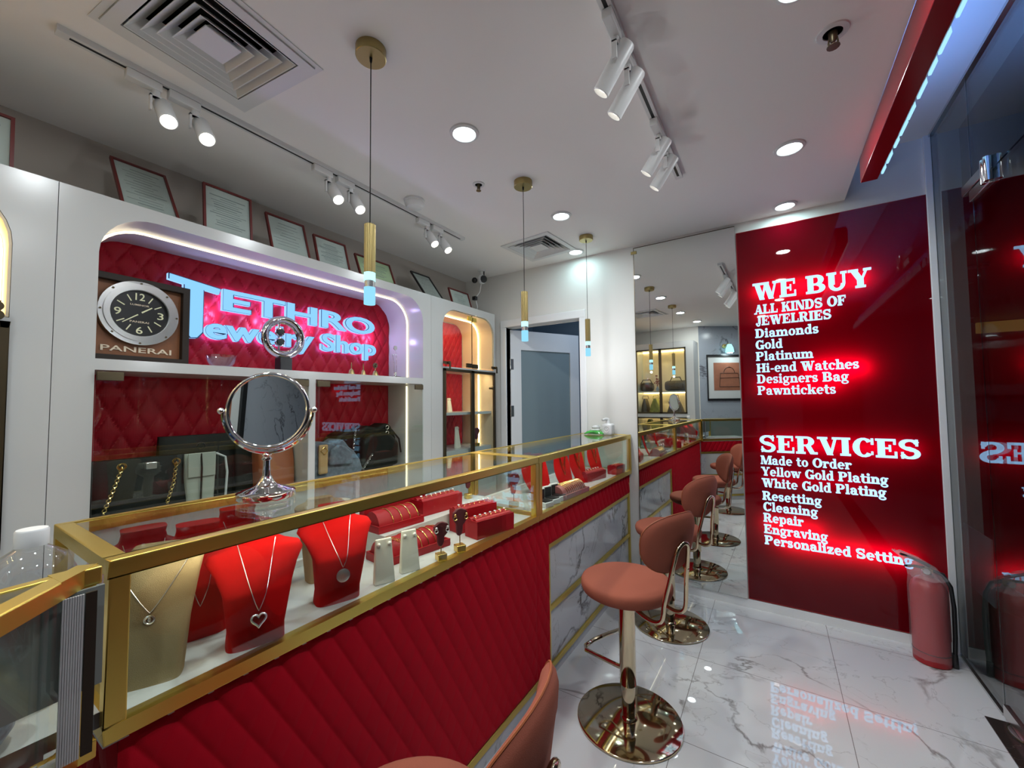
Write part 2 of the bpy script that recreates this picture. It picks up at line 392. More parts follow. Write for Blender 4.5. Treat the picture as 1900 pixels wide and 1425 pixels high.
def q_S(W, H, T, t):
    n = 26; pts = []
    for i in range(n+1):
        a = math.radians(20+ (270-20)*i/n); pts.append((W/2+(W/2-T*.36)*math.cos(a), H*.73+(H*.27-t/2)*math.sin(a)))
    for i in range(1, n+1):
        a = math.radians(90-(270-20)*i/n); pts.append((W/2+(W/2-T*.36)*math.cos(a), H*.27+(H*.27-t/2)*math.sin(a)-0))
    m = len(pts); out = []; nr = []
    for i in range(m):
        p, q = pts[max(0, i-1)], pts[min(m-1, i+1)]; dx, dy = q[0]-p[0], q[1]-p[1]; l = math.hypot(dx, dy) or 1
        f = abs(dy)/l; c = max(0, 1-abs(i-m/2)/(m*.2)); th = t+(T*.72-t)*max(f*.95, c)
        nr.append((-dy/l*th/2, dx/l*th/2))
    for i in range(m-1):
        a, b = pts[i], pts[i+1]; u, v = nr[i], nr[i+1]
        out.append([(a[0]-u[0], a[1]-u[1]), (b[0]-v[0], b[1]-v[1]), (b[0]+v[0], b[1]+v[1]), (a[0]+u[0], a[1]+u[1])])
    out += [q_rect(W-.17, H*.66, W-.08, H), q_rect(.08, 0, .17, H*.34)]
    return out
def glyph(c):
    X = .70; x = .085
    if c == ' ': return [], .40
    if c == '-': return [q_rect(.06, .28, .40, .40)], .46
    if c == 'I': return q_stem(x, 0, 1), .50
    if c == 'L': return q_stem(x, 0, 1)+[q_rect(x, 0, .80, t_), q_rect(.71, 0, .80, .36)], .86
    if c in 'EF':
        L = q_stem(x, 0, 1)+[q_rect(x, 1-t_, .80, 1), q_rect(.71, .70, .80, 1), q_rect(x, .46, .60, .55), q_rect(.53, .33, .61, .68)]
        if c == 'E': L += [q_rect(x, 0, .84, t_), q_rect(.75, 0, .84, .34)]
        return L, .92 if c == 'E' else .86
    if c == 'H': return q_stem(x, 0, 1)+q_stem(.67, 0, 1)+[q_rect(.3, .45, .7, .55)], 1.07
    if c == 'D': return q_stem(x, 0, 1, 'l', 'l')+[q_rect(.2, 0, .50, t_), q_rect(.2, 1-t_, .50, 1)]+q_arc(.48, .5, .46, .5, -90, 90, T_, t_), 1.02
    if c in 'PRB':
        L = q_stem(x, 0, 1, 'lr' if c != 'B' else 'l', 'l')+[q_rect(.2, 1-t_, .52, 1), q_rect(.2, .44, .52, .53)]+q_arc(.50, .72, .36, .28, -90, 90, T_*.95, t_*.9)
        if c == 'B': L += q_arc(.52, .265, .40, .265, -90, 90, T_, t_)+[q_rect(.2, 0, .54, t_)]
        if c == 'R': L += q_diag(.44, .47, .66, 0, .26)+[q_rect(.66, 0, 1.0, t_)]
        return L, {'P': .93, 'R': 1.02, 'B': .99}[c]
    if c in 'CG':
        L = q_arc(.50, .5, .46, .52, 42, 318, T_, t_)+[q_rect(.80, .66, .90, 1.0)]
        if c == 'C': L += [q_rect(.80, .12, .88, .3)]
        else: L += q_stem(.66, .0, .46, '', 'lr', T_)
        return L, .98 if c == 'C' else 1.03
    if c == 'O': return q_arc(.53, .5, .50, .52, 0, 360, T_, t_, 28), 1.07
    if c == 'S': return q_S(.80, 1.0, .30, .11), .86
    if c == 'U': return q_stem(x, .34, 1, '', 'lr')+q_stem(.72, .34, 1, '', 'lr', .12)+q_arc(.4625, .36, .3775, .38, 180, 360, .2, t_*1.2), 1.0
    if c == 'J': return q_stem(.30, .2, 1, '', 'lr')+q_arc(.30, .2, .25, .30, 180, 360, .14, t_)+q_disc(.14, .16, .12), .68
    if c == 'N': return q_stem(x, 0, 1, 'lr', 'l', .12)+q_stem(.78, 0, 1, '', 'lr', .12)+q_diag(.10, 1, .62, 0, .28), 1.02
    if c == 'M': return q_stem(x, 0, 1, 'lr', 'l', .12)+q_stem(.92, 0, 1, 'lr', 'r', T_)+q_diag(.10, 1, .44, 0, .28)+q_diag(.88, 1, .52, 0, .12)[:1], 1.27
    if c == 'K': return q_stem(x, 0, 1)+q_diag(.70, .95, .30, .40, .13)+q_diag(.42, .62, .66, .0, .28)+q_serif(.66, .90, .2)+[q_rect(.60, 0, 1.0, t_)], 1.02
    if c == 'A': return q_diag(.46, 1, .13, 0, .12)+q_diag(.40, 1, .66, 0, .29)+[q_rect(.25, .25, .74, .34), q_rect(0, 0, .34, t_), q_rect(.58, 0, 1.02, t_)], 1.04
    if c == 'V': return q_diag(.06, 1, .40, 0, .28)+q_diag(.74, 1, .50, 0, .12)+[q_rect(-.02, 1-t_, .44, 1), q_rect(.64, 1-t_, .98, 1)], .98
    if c == 'Y': return q_diag(.05, 1, .36, .42, .28)+q_diag(.74, 1, .50, .42, .12)+q_stem(.36, 0, .5, 'lr', '')+[q_rect(-.02, 1-t_, .42, 1), q_rect(.64, 1-t_, .98, 1)], .98
    if c == 'W': return q_diag(.06, 1, .34, 0, .27)+q_diag(.62, 1, .42, 0, .11)+q_diag(.54, 1, .82, 0, .27)+q_diag(1.14, 1, .92, 0, .11)+[q_rect(-.02, 1-t_, .86, 1), q_rect(1.04, 1-t_, 1.36, 1)], 1.38
    T = .22; r = .30
    if c == 'i': return q_stem(x, 0, X, 'lr', 'l', T)+q_disc(x+.10, .90, .13), .42
    if c == 'l': return q_stem(x, 0, 1.04, 'lr', 'l', T), .42
    if c in 'nhm':
        L = q_stem(x, 0, X if c != 'h' else 1.04, 'lr', 'l', T)+q_stem(.50, 0, .46, 'lr', '', T)+q_arc(.47, .44, .25, .27, 0, 150, T, .12)
        if c == 'm': L += q_stem(.915, 0, .46, 'lr', '', T)+q_arc(.885, .44, .25, .27, 0, 150, T, .12)
        return L, .83 if c != 'm' else 1.25
    if c == 'u': return q_stem(x, .26, X, '', 'l', T)+q_stem(.50, 0, X, 'r', 'l', T)+q_arc(.335, .25, .25, .27, 180, 330, T, .12), .83
    if c == 'r': return q_stem(x, 0, X, 'lr', 'l', T)+q_arc(.46, .42, .22, .28, 70, 170, .1, .12)+q_disc(.53, .58, .115), .66
    if c == 'o': return q_arc(.36, .35, .34, .37, 0, 360, T, .10, 24), .74
    if c == 'e': return q_arc(.36, .35, .34, .37, 10, 315, T, .10, 24)+[q_rect(.15, .32, .70, .41)], .74
    if c == 'c': return q_arc(.36, .35, .34, .37, 45, 315, T, .10, 22)+q_disc(.57, .53, .11), .70
    if c == 'a': return q_stem(.40, .04, .50, '', '', T)+q_arc(.34, .47, .28, .25, 0, 150, T, .10)+q_disc(.15, .54, .105)+q_arc(.30, .20, .26, .22, 60, 330, .2, .09, 18)+[q_rect(.44, 0, .74, .10)], .76
    if c in 'dg':
        L = q_arc(.34, .35, .31, .37, 0, 360, .2, .10, 22)
        if c == 'd': return L+q_stem(.45, 0, 1.04, 'r', 'l', T), .80
        return q_arc(.32, .44, .29, .28, 0, 360, .19, .09, 22)+q_arc(.36, -.10, .33, .20, 0, 360, .13, .10, 22)+[q_rect(.10, .06, .50, .17), q_rect(.5, .58, .72, .68)], .76
    if c == 'p': return q_stem(x, -.30, X, 'lr', 'l', T)+q_arc(.45, .35, .31, .37, 0, 360, .2, .10, 22), .80
    if c == 's': return [[(a, b) for a, b in p] for p in q_S(.56, .71, .24, .10)], .62
    if c == 't': return q_stem(x+.03, .2, .93, '', '', T)+[q_rect(.0, X-.10, .50, X)]+q_arc(.36, .21, .245, .23, 180, 320, T, .11), .55
    if c == 'k': return q_stem(x, 0, 1.04, 'lr', 'l', T)+q_diag(.55, .65, .28, .30, .12)+q_diag(.36, .46, .54, 0, .25)+[q_rect(.46, X-s_, .80, X), q_rect(.50, 0, .86, t_)], .88
    if c == 'v': return q_diag(.04, X, .26, 0, .24)+q_diag(.56, X, .38, 0, .11)+[q_rect(-.02, X-s_, .34, X), q_rect(.48, X-s_, .76, X)], .76
    if c == 'w': return q_diag(.04, X, .24, 0, .22)+q_diag(.48, X, .32, 0, .10)+q_diag(.42, X, .62, 0, .22)+q_diag(.90, X, .74, 0, .10)+[q_rect(-.02, X-s_, .62, X), q_rect(.80, X-s_, 1.08, X)], 1.08
    if c == 'z': return [q_rect(.04, X-.11, .60, X), q_rect(.04, 0, .62, .11), q_rect(.04, .5, .13, X), q_rect(.53, 0, .62, .22)]+q_diag(.34, X-.1, .04, .1, .26), .67
    return [], .5
def slab_line(text, x0, x1, z, cap, ya, yb):
    polys = []; X = 0
    for ch in text:
        g, a = glyph(ch); polys += [[(p[0]+X, p[1]) for p in pl] for pl in g]; X += a
    X = max(p[0] for pl in polys for p in pl); k = (x1-x0)/X; mb = MB()
    for pl in polys:
        n = len(pl); P = [(x0+p[0]*k, ya, z+p[1]*cap) for p in pl]+[(x0+p[0]*k, yb, z+p[1]*cap) for p in pl]
        mb.add(P, [tuple(range(n)), tuple(range(2*n-1, n-1, -1))]+[(i, (i+1) % n, n+(i+1) % n, n+i) for i in range(n)])
    return mb

# ------------------------------------------------------------------ the room
W = 3.137; CZ = 2.57
put('floor', B(-2.6, .80, -3.0, 4.6, -.05, 0), 'floor', kind='structure', smooth=0)
def sq(cx, cy, h, rz):
    c, s = math.cos(rz), math.sin(rz)
    return [(cx+c*a-s*b, cy+s*a+c*b) for a, b in ((-h, -h), (h, -h), (h, h), (-h, h))]
V1 = (-1.535, .565, math.radians(6.5)); V2 = (-1.50, 2.745, math.radians(-5))
put('ceiling', MB().plate(rect(-2.6, .405, -3.0, W), [sq(V1[0], V1[1], .185, V1[2]), sq(V2[0], V2[1], .185, V2[2])], CZ, CZ+.04, XY), 'ceiling', kind='structure', smooth=0)
up = B(.385, .90, -3.0, W, 2.83, 2.87); up.join(B(.385, .405, -3.0, W, CZ+.041, 2.85))
put('ceiling_recess', up, 'ceiling', kind='structure', smooth=0)
# far wall with the doorway; the sign's light box is let into it
wm = MB()
for a in ((-2.6, -2.075, 0, 2.87), (-2.075, -1.34, 2.06, 2.87), (-1.34, -.18, 0, 2.87), (-.18, .765, 2.5, 2.87), (-.18, .765, 0, .06), (.765, .90, 0, 2.87)):
    wm.box(a[0], a[1], W, W+.10, a[2], a[3])
put('wall_far', wm, 'wall', kind='structure', smooth=0)
put('wall_left', B(-2.62, -2.56, -3.0, W, 0, 2.6), 'walltaupe', kind='structure', smooth=0)
ew = B(-2.56, -1.12, -.98, -.90, 0, CZ)
put('wall_near', ew, 'wall', kind='structure', smooth=0)
aw = MB(); P0 = Vector((-1.12, -.90)); dd = Vector((.80, -.60)); nn = Vector((.60, .80)); P1 = P0+dd*1.9
aw.add([(P0.x, P0.y, 0), (P1.x, P1.y, 0), (P1.x-nn.x*.08, P1.y-nn.y*.08, 0), (P0.x-nn.x*.08, P0.y-nn.y*.08, 0),
        (P0.x, P0.y, CZ), (P1.x, P1.y, CZ), (P1.x-nn.x*.08, P1.y-nn.y*.08, CZ), (P0.x-nn.x*.08, P0.y-nn.y*.08, CZ)],
       [(3,2,1,0),(4,5,6,7),(0,1,5,4),(1,2,6,5),(2,3,7,6),(3,0,4,7)])
put('wall_angled', aw, 'marblew', kind='structure', smooth=0)
put('baseboard_far', B(-.90, .765, W-.012, W, 0, .055), 'trimw', kind='structure', smooth=0)
put('baseboard_left', B(-1.30, -.90, W-.012, W, 0, .055), 'trimw', kind='structure', smooth=0)
# doorway trim and the room beyond
cs = MB().box(-2.135, -2.075, W-.015, W+.10, 0, 2.06).box(-1.34, -1.285, W-.015, W+.10, 0, 2.06).box(-2.135, -1.285, W-.015, W+.10, 2.06, 2.125)
put('trim_1', cs, 'trimw', kind='structure', smooth=0, bevel=.004)
br = MB().box(-2.6, -.2, 4.55, 4.6, 0, 2.6).box(-2.65, -2.6, W+.1, 4.6, 0, 2.6).box(-.25, -.2, W+.1, 4.6, 0, 2.6).box(-2.6, -.2, W+.1, 4.6, 2.6, 2.64)
put('wall_backroom', br, 'bluewall', kind='structure', smooth=0)
area('backroom_lamp', (-1.1, 3.6, 2.55), (0, 0, -1), .25, 5, (.62, .78, 1))
def door():
    t = put('door_1', MB().plate(rect(0, .80, .01, 2.045), [rect(.115, .69, .35, 1.86)], 0, .04, XZ), 'trimw', kind='structure', loc=(-2.068, W+.055, 0), local=True, rz=math.radians(61), smooth=0)
    ORG[t] = Vector((0, 0, 0))
    put('glass_panel', B(.11, .695, .012, .028, .345, 1.865), 'frost', t, local=True, label='frosted blue-grey glass panel')
    for z in (.25, 1.28, 1.72): put('hinge', MB().cyl((-.004, -.004, z-.05), (-.004, -.004, z+.05), .009).box(0, .03, -.004, 0, z-.05, z+.05), 'steel', t, local=True)
    put('door_handle', MB().tube([(.74, -.0, 1.0), (.74, -.05, 1.0), (.64, -.05, 1.0)], .009), 'steel', t, local=True)
door()
put('trim_2', B(.755, .785, W-.02, W+.02, 0, 2.83), 'trimw', kind='structure', smooth=0, bevel=.003)

# storefront: fixed glass, transom and the glass door
put('window_1', B(.785, .797, 2.635, W-.01, 0, 2.83), 'shopglass', kind='structure', smooth=0)
put('window_2', B(.785, .797, -2.6, 2.628, 2.30, 2.83), 'shopglass', kind='structure', smooth=0)
gd = put('door_2', B(.785, .797, 1.65, 2.628, .012, 2.292), 'shopglass', kind='structure', smooth=0)
pf = MB().box(.778, .804, 2.44, 2.64, 2.262, 2.29)
put('patch_fitting', B(.776, .806, 2.44, 2.64, 2.245, 2.292).join(B(.776, .806, 2.44, 2.72, 2.30, 2.345)), 'steel', gd, label='brushed steel patch fitting', bevel=.002)
put('hinge', MB().cyl((.772, 2.46, 2.25), (.772, 2.46, 2.35), .014).cyl((.772, 2.43, 2.25), (.772, 2.43, 2.35), .014), 'chrome', gd)
put('lower_patch', B(.776, .806, 2.42, 2.62, .012, .06), 'steel', gd)
put('window_3', B(.785, .797, -2.6, 1.64, .012, 2.292), 'shopglass', kind='structure', smooth=0)
put('trim_3', MB().box(.775, .807, -2.6, W, 2.815, 2.835).box(.778, .804, 2.64, W-.01, 0, .012), 'steel', kind='structure', smooth=0)
put('trim_4', MB().box(.783, .799, 2.628, 2.635, 0, 2.83), 'glassy', kind='structure', smooth=0)
th = put('floor_threshold', B(.712, 1.0, -2.6, 2.592, -.02, .004), 'darkmarble', kind='structure', smooth=0)
t = thing('floor_spring', 'oval steel cover plate in the dark marble threshold at the glass door', 'door closer', (.79, 2.52, .004))
put('cover_plate', MB().lathe([(.036, 0), (.036, .003), (.030, .005), (0, .005)], (.79, 2.52, .004), 28, sx=.9, sy=1.6), 'steel', t)
put('rim', MB().torus((.79, 2.52, .0075), .036, .002, n=32, sx=.9, sy=1.6), 'darkbronze', t)

# beyond the glass: the dim mall corridor
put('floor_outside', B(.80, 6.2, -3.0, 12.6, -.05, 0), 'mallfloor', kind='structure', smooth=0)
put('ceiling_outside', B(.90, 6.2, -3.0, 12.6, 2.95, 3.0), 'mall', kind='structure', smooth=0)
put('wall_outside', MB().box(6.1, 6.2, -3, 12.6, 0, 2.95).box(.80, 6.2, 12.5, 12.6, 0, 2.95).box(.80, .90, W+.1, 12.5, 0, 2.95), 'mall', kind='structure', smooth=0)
for i, (y0, y1) in enumerate(((3.05, 3.42), (3.62, 4.9))):
    put('lit_shop_fascia', B(y0, y1, 12.3, 12.4, 2.70, 2.92), 'warmsign', label=('short dim yellow lit fascia deep in the mall corridor, by the glass edge trim', 'long dim yellow lit fascia deep in the mall corridor, at the right picture edge')[i], cat='sign', loc=(y0, 12.3, 2.55))
LABM = ('warm round ceiling lamp in the mall corridor near the storefront glass', 'small white ceiling lamp in the mall corridor farther from the glass', 'small ceiling lamp deep in the mall corridor')
for i, (x, y, m) in enumerate(((2.13, 7.12, 'spotlens'), (2.27, 8.09, 'downlight'), (3.3, 11.7, 'downlight'))):
    t = thing('corridor_lamp', LABM[i], 'ceiling light', (x, y, 2.95))
    put('trim_ring', MB().lathe([(.10, 0), (.10, -.012), (.085, -.012)], (x, y, 2.95), 20), 'fixture', t)
    put('diffuser', MB().lathe([(.084, -.011), (0, -.011)], (x, y, 2.95), 20), m, t)
put('paper_notice', B(.80, .806, 2.72, 3.04, .42, .72), 'ribbed', label='grey paper notice stuck low on the outside of the fixed storefront glass', cat='notice', loc=(.80, 2.72, .42), smooth=0)

# ------------------------------------------------------------------ wall cabinets behind the counter
CX = -2.144; CB = -2.52; CT = 2.175
def qpanel(y0, y1, z0, z1, cw, ch, res, x=CB): return quilt(y0, y1, z0, z1, cw, ch, .012, res, lambda u, v, h: (x+.004+h, u, v))
def strip(pts, r, mat, parent, name='led_strip'):
    return put(name, MB().tube(pts, r, 6), mat, parent, label=None)
def pane_door(parent, y0, y1, z0, z1, hinge_y, frame=None, knob=None, x=CX+.004):
    d = put('door', B(x, x+.006, y0+.002, y1-.002, z0+.003, z1-.003), 'glass', parent, label='clear glass door', smooth=0)
    if hinge_y is not None:
        for z in (z1-.04, z0+.005):
            a = hinge_y if abs(hinge_y-y0) < abs(hinge_y-y1) else hinge_y-.085
            put('hinge', B(x-.004, x+.010, a+.004, a+.080, z, z+.034), 'darkbronze', d, label='dark bronze corner hinge', bevel=.002)
    if frame:
        m = MB().box(x-.003, x+.012, y0, y0+.022, z0, z1).box(x-.003, x+.012, y1-.022, y1, z0, z1).box(x-.003, x+.012, y0, y1, z0, z0+.022).box(x-.003, x+.012, y0, y1, z1-.022, z1)
        put('door_frame', m, frame, d, smooth=0, bevel=.002)
    if knob:
        put('lock', MB().cyl((x, knob[0], knob[1]), (x+.035, knob[0], knob[1]), .011).cyl((x+.035, knob[0], knob[1]), (x+.05, knob[0], knob[1]), .017).box(x+.048, x+.054, knob[0]-.004, knob[0]+.004, knob[1]-.045, knob[1]-.01), 'darkbronze', d)
    return d

c1 = thing('display_cabinet', 'white wall cabinet with the lit shop sign niche over two glass-doored compartments', 'cabinet', (CX, .322, 0))
Y0, Y1 = .43, 2.133
holes = [arch(Y0, Y1, 1.543, 2.122, .17), rect(Y0, 1.267, .90, 1.50), rect(1.308, 2.128, .90, 1.50)]
put('carcass', MB().plate(rect(.322, 2.216, 0, CT), holes, CB, CX, YZ), 'cab', c1, smooth=25)
put('back_panel', B(CB-.02, CB, .322, 2.216, 0, CT), 'cab', c1, smooth=0)
put('quilted_back', qpanel(Y0, Y1, 1.543, 2.125, .092, .155, .008), 'leatherette', c1, label='red diamond-quilted back of the sign niche', smooth=0)
for a, b in ((Y0, 1.267), (1.308, 2.128)):
    put('quilted_back', qpanel(a, b, .90, 1.50, .092, .19, .008), 'leatherette', c1, label='red diamond-quilted back of a lower compartment', smooth=0)
lp = [(CX-.16, p[0], p[1]) for p in arch(Y0+.006, Y1-.006, 1.543, 2.116, .165)[1:]]
ls = strip(lp, .0055, 'led', c1)
strip([(CX-.16, 2.122, .92), (CX-.16, 2.122, 1.49)], .0055, 'led', c1)
for (a, b, c) in ((Y0, .838, 1.267), (1.308, 1.69, 2.128)):
    pane_door(c1, a, b, .90, 1.50, a); pane_door(c1, b, c, .90, 1.50, c)
    area('compartment_led', (CX-.05, (a+c)/2, 1.492), (-.35, 0, -1), .74, .35, (1, .84, .62), c1, 'RECTANGLE', .01)
# channel letters of the shop sign
XL = CB+.012
def wall_text(name, s, y0, y1, z0, z1, x0, x1, mat, bold, parent, fn=None):
    f = fn or (lambda u, v, d: (d, y0+u*(y1-y0), z0+v*(z1-z0)))
    return put(name, solid_text(s, bold, f, x0, x1), mat, parent, smooth=0)
sg = thing('shop_sign', 'glowing pale blue channel-letter shop sign on red quilting behind the round clock', 'sign', (XL, .73, 1.69))
J = [(.738, 2.012), (.738, 1.982), (.80, 1.972), (.80, 1.74), (.83, 1.702), (.862, 1.705), (.885, 1.735), (.885, 1.962), (.955, 1.952), (.962, 1.982)]
def channel(nm, f):
    o = put(nm, f(0.0, XL+.018, XL+.046), 'channelside', sg, smooth=0)
    put('edge', f(0.004, XL+.046, XL+.0468), 'channeledge', o, smooth=0)
    put('face', f(-.010, XL+.0468, XL+.051), 'channel', o, smooth=0)
    if nm == 'lettering': put('added_halo_lettering', f(-.035, XL+.0165, XL+.0175), 'halo', o, smooth=0, label='violet-blue halo glow added behind the letters to tint the quilting')  # added emitter, turns the red quilting towards magenta
def jplate(k, a, b):
    cyy, czz = .842, 1.86; s = 1+k*6
    return MB().plate([(y+(k*.35 if y < cyy else -k*.35)*-1.0, z+(k*.35 if z < czz else -k*.35)*-1.0) for y, z in J], [], a, b, YZ)
channel('initial_letter', jplate)
for y_ in (.92, 1.18, 1.44, 1.70, 1.93):  # added point lights that wash the niche in violet
    l = bpy.data.lights.new('niche_violet_fill', 'POINT'); l.energy = 1.0; l.color = (.50, .45, 1); l.shadow_soft_size = .012
    lo = bpy.data.objects.new('niche_violet_fill', l); COL.objects.link(lo); lo.parent = sg; lo.location = Vector((XL+.045, y_, 1.846))-ORG[sg]
def bold_fit(s, y0, y1, z0, z1, slope):
    def f(k, a, b):
        e = k*.12 if k > -.02 else -.004
        return solid_text(s, .034+k, lambda u, v, d: (d, y0-e+u*(y1-y0+2*e), z0-e+v*(z1-z0+2*e)-u*slope), a, b)
    return f
channel('lettering', bold_fit('ETHRO', .972, 1.955, 1.870, 1.988, .010))
channel('lettering', bold_fit('ewelry Shop', .895, 1.968, 1.675, 1.830, 0))

c2 = thing('display_cabinet', 'narrow white wall cabinet with a tall arched niche beside the doorway', 'cabinet', (CX, 2.218, 0))
a0, a1 = 2.345, 3.028
put('carcass', MB().plate(rect(2.218, W-.09, 0, CT), [arch(a0, a1, 1.648, 2.112, .15), rect(a0, a1, .90, 1.632)], CB, CX, YZ), 'cab', c2, smooth=25)
put('lining', MB().plate(arch(a0+.001, a1-.001, .901, 2.111, .15), [arch(a0+.006, a1-.006, .906, 2.106, .146)], CB+.01, CX-.012, YZ), 'warm_lam', c2, smooth=25)
put('back_panel', B(CB-.02, CB, 2.218, W-.09, 0, CT), 'cab', c2, smooth=0)
put('quilted_back', qpanel(a0, a1-.01, .90, 2.10, .062, .105, .007), 'leatherette', c2, label='red small-diamond quilted back', smooth=0)
strip([(CX-.17, p[0], p[1]) for p in arch(a0+.012, a1-.012, 1.655, 2.098, .14)[1:]], .005, 'ledglow', c2)
strip([(CX-.17, a1-.012, .91), (CX-.17, a1-.012, 1.62)], .005, 'ledglow', c2)
put('shelf', B(CB+.012, CX-.03, a0+.006, a1-.006, 1.262, 1.284), 'cab', c2, smooth=0)
mid = 2.70
u = put('door', MB().plate(arch(a0, a1, 1.66, 2.11, .15), [], CX+.003, CX+.008, YZ), 'glass', c2, label='arched clear glass door pair', smooth=0)
put('seam', B(CX+.0025, CX+.0085, mid-.002, mid+.002, 1.66, 2.10), 'darkbronze', u, smooth=0)
put('hinge', B(CX, CX+.014, mid-.055, mid-.005, 2.055, 2.09).box(CX, CX+.014, mid+.005, mid+.055, 2.05, 2.085), 'gold', u, label='brass hinge plates')
put('hinge', B(CX, CX+.014, mid-.075, mid-.005, 1.655, 1.69).box(CX, CX+.014, mid+.005, mid+.075, 1.652, 1.687), 'darkbronze', u, label='dark hinge plates')
for y in (a0+.03, a1-.02):
    put('lock', MB().cyl((CX, y, 1.675), (CX+.045, y, 1.675), .012).box(CX+.02, CX+.03, y-.05, y, 1.665, 1.685).box(CX+.042, CX+.05, y-.006, y+.006, 1.625, 1.67), 'darkbronze', u)
pane_door(c2, a0, mid, .90, 1.632, None, 'darkbronze'); pane_door(c2, mid, a1, .90, 1.632, None, 'darkbronze', (a1-.075, 1.49))

area('niche_led', (CX-.17, (a0+a1)/2, 2.085), (-.2, 0, -1), .4, 1.6, (1, .70, .36), c2, 'RECTANGLE', .01)
area('compartment_led', (CX-.06, (a0+a1)/2, 1.622), (-.3, 0, -1), .6, 1.3, (1, .74, .42), c2, 'RECTANGLE', .01)
c3 = thing('display_cabinet', 'white wall cabinet with an amber arched niche at the left picture edge', 'cabinet', (CX, -.88, 0))
put('carcass', MB().plate(rect(-.88, .320, 0, CT), [arch(-.72, .222, 1.662, 2.115, .20), rect(-.72, .222, .90, 1.645)], CB, CX, YZ), 'cab', c3, smooth=25)
put('lining', MB().plate(arch(-.719, .221, 1.664, 2.114, .20), [arch(-.713, .214, 1.670, 2.108, .196)], CB+.01, CX-.002, YZ), 'warm_lam', c3, smooth=25)
put('back_panel', B(CB-.02, CB, -.88, .320, 0, CT), 'warm_lam', c3, smooth=0)
strip([(CX-.10, p[0], p[1]) for p in arch(-.705, .206, 1.672, 2.099, .19)[1:]], .006, 'ledglow', c3)
strip([(CX-.16, .214, .92), (CX-.16, .214, 1.62)], .006, 'ledamber', c3)
pane_door(c3, -.25, .222, .90, 1.645, None, 'darkbronze', (.19, 1.66)); pane_door(c3, -.72, -.25, .90, 1.645, None, 'darkbronze')
area('niche_led', (CX-.17, -.2, 2.09), (-.2, 0, -1), .7, 2.4, (1, .62, .28), c3, 'RECTANGLE', .01)
put('lock', MB().cyl((CX, .19, 1.69), (CX+.05, .19, 1.69), .016).box(CX+.03, CX+.04, .15, .2, 1.67, 1.71).box(CX+.048, CX+.056, .184, .196, 1.63, 1.68), 'darkbronze', c3)

# cabinet on the near wall (seen in the mirror)
c4 = thing('display_cabinet', 'yellow-lit glass-doored bag cabinet seen in the tall mirror', 'cabinet', (-1.6, -.9, 0))
put('carcass', MB().plate(rect(-2.10, -1.13, 0, 2.30), [rect(-2.02, -1.24, .35, 1.10), rect(-2.02, -1.24, 1.16, 2.20)], -.88, -.50, lambda a, b, d: (a, d, b)), 'cab', c4, smooth=0)
put('back_panel', B(-2.10, -1.13, -.899, -.88, 0, 2.30), 'warm_lam', c4, smooth=0)
for z in (.86, 1.50): put('shelf', B(-2.018, -1.242, -.878, -.54, z, z+.018), 'cab', c4, smooth=0)
for z in (1.09, 1.495, 2.19): strip([(-2.01, -.86, z), (-1.25, -.86, z)], .008, 'ledglow', c4)
for z in (1.48, 2.175): area('shelf_led', (-1.63, -.62, z), (0, -.35, -1), .7, 1.6, (1, .78, .38), c4, 'RECTANGLE', .01)
for a, b in ((-2.02, -1.63), (-1.63, -1.24)):
    for z0, z1 in ((.35, 1.10), (1.16, 2.20)):
        d = put('door', B(a+.002, b-.002, -.498, -.492, z0, z1), 'glass', c4, label='clear glass door', smooth=0)
        m = MB().box(a, a+.022, -.50, -.486, z0, z1).box(b-.022, b, -.50, -.486, z0, z1).box(a, b, -.50, -.486, z0, z0+.022).box(a, b, -.50, -.486, z1-.022, z1)
        put('door_frame', m, 'darkbronze', d, smooth=0)

# ------------------------------------------------------------------ bags
def bag_body(mb, y0, y1, z0, z1, x0, x1, taper=.0, bulge=.02, sag=0):
    secs = []
    for i in range(9):
        t = i/8; z = z0+(z1-z0)*t; k = taper*t; b = bulge*math.sin(PI*t); P = []
        cx = (x0+x1)/2; cyy = (y0+y1)/2; hx = (x1-x0)/2*(1-.75*t)+b; hy = (y1-y0)/2-k+b*.3
        for j in range(24):
            a = 2*PI*j/24; c, s = math.cos(a), math.sin(a); e = .45
            P.append((cx+hx*abs(c)**e*(1 if c > 0 else -1), cyy+hy*abs(s)**e*(1 if s > 0 else -1), z-sag*(1-abs(s))*t))
        secs.append(P)
    return mb.loft(secs)
def chain(mb, pts, n, R=.008, r=.0028):
    for i in range(n):
        f = i/(n-1)*(len(pts)-1); k = min(int(f), len(pts)-2); g = f-k
        p = Vector(pts[k]).lerp(Vector(pts[k+1]), g)
        mb.torus(p, R, r, (1, 0, 0) if i % 2 else (0, 1, .3), 8, 4)
    return mb
BZ = .90
b = thing('handbag', 'black leather tote with gold chain straps and clasp in the leftmost glass compartment', 'bag', (-2.28, .60, BZ))
put('body', bag_body(MB(), .44, .79, BZ, 1.142, -2.37, -2.19, -.012, .012), 'blackleather', b)
put('chain_strap', chain(MB(), [(-2.185, .525, 1.115), (-2.18, .50, 1.03), (-2.18, .475, .95)], 19, .0065, .0019), 'jewelgold', b, label='gold chain strap')
put('chain_strap', chain(MB(), [(-2.185, .70, 1.115), (-2.18, .69, 1.03), (-2.18, .67, .95)], 19, .0065, .0019), 'jewelgold', b, label='gold chain strap')
for y in (.525, .70):
    put('eyelet', MB().torus((-2.185, y, 1.12), .012, .004, (1, 0, 0), 14, 6), 'jewelgold', b, label='gold eyelet')
put('clasp', B(-2.20, -2.18, .598, .634, 1.10, 1.128), 'silver', b, label='silver turn clasp', bevel=.003)
b = thing('handbag', 'small grey-green leather purse leaning between the two black bags', 'bag', (-2.20, .80, BZ))
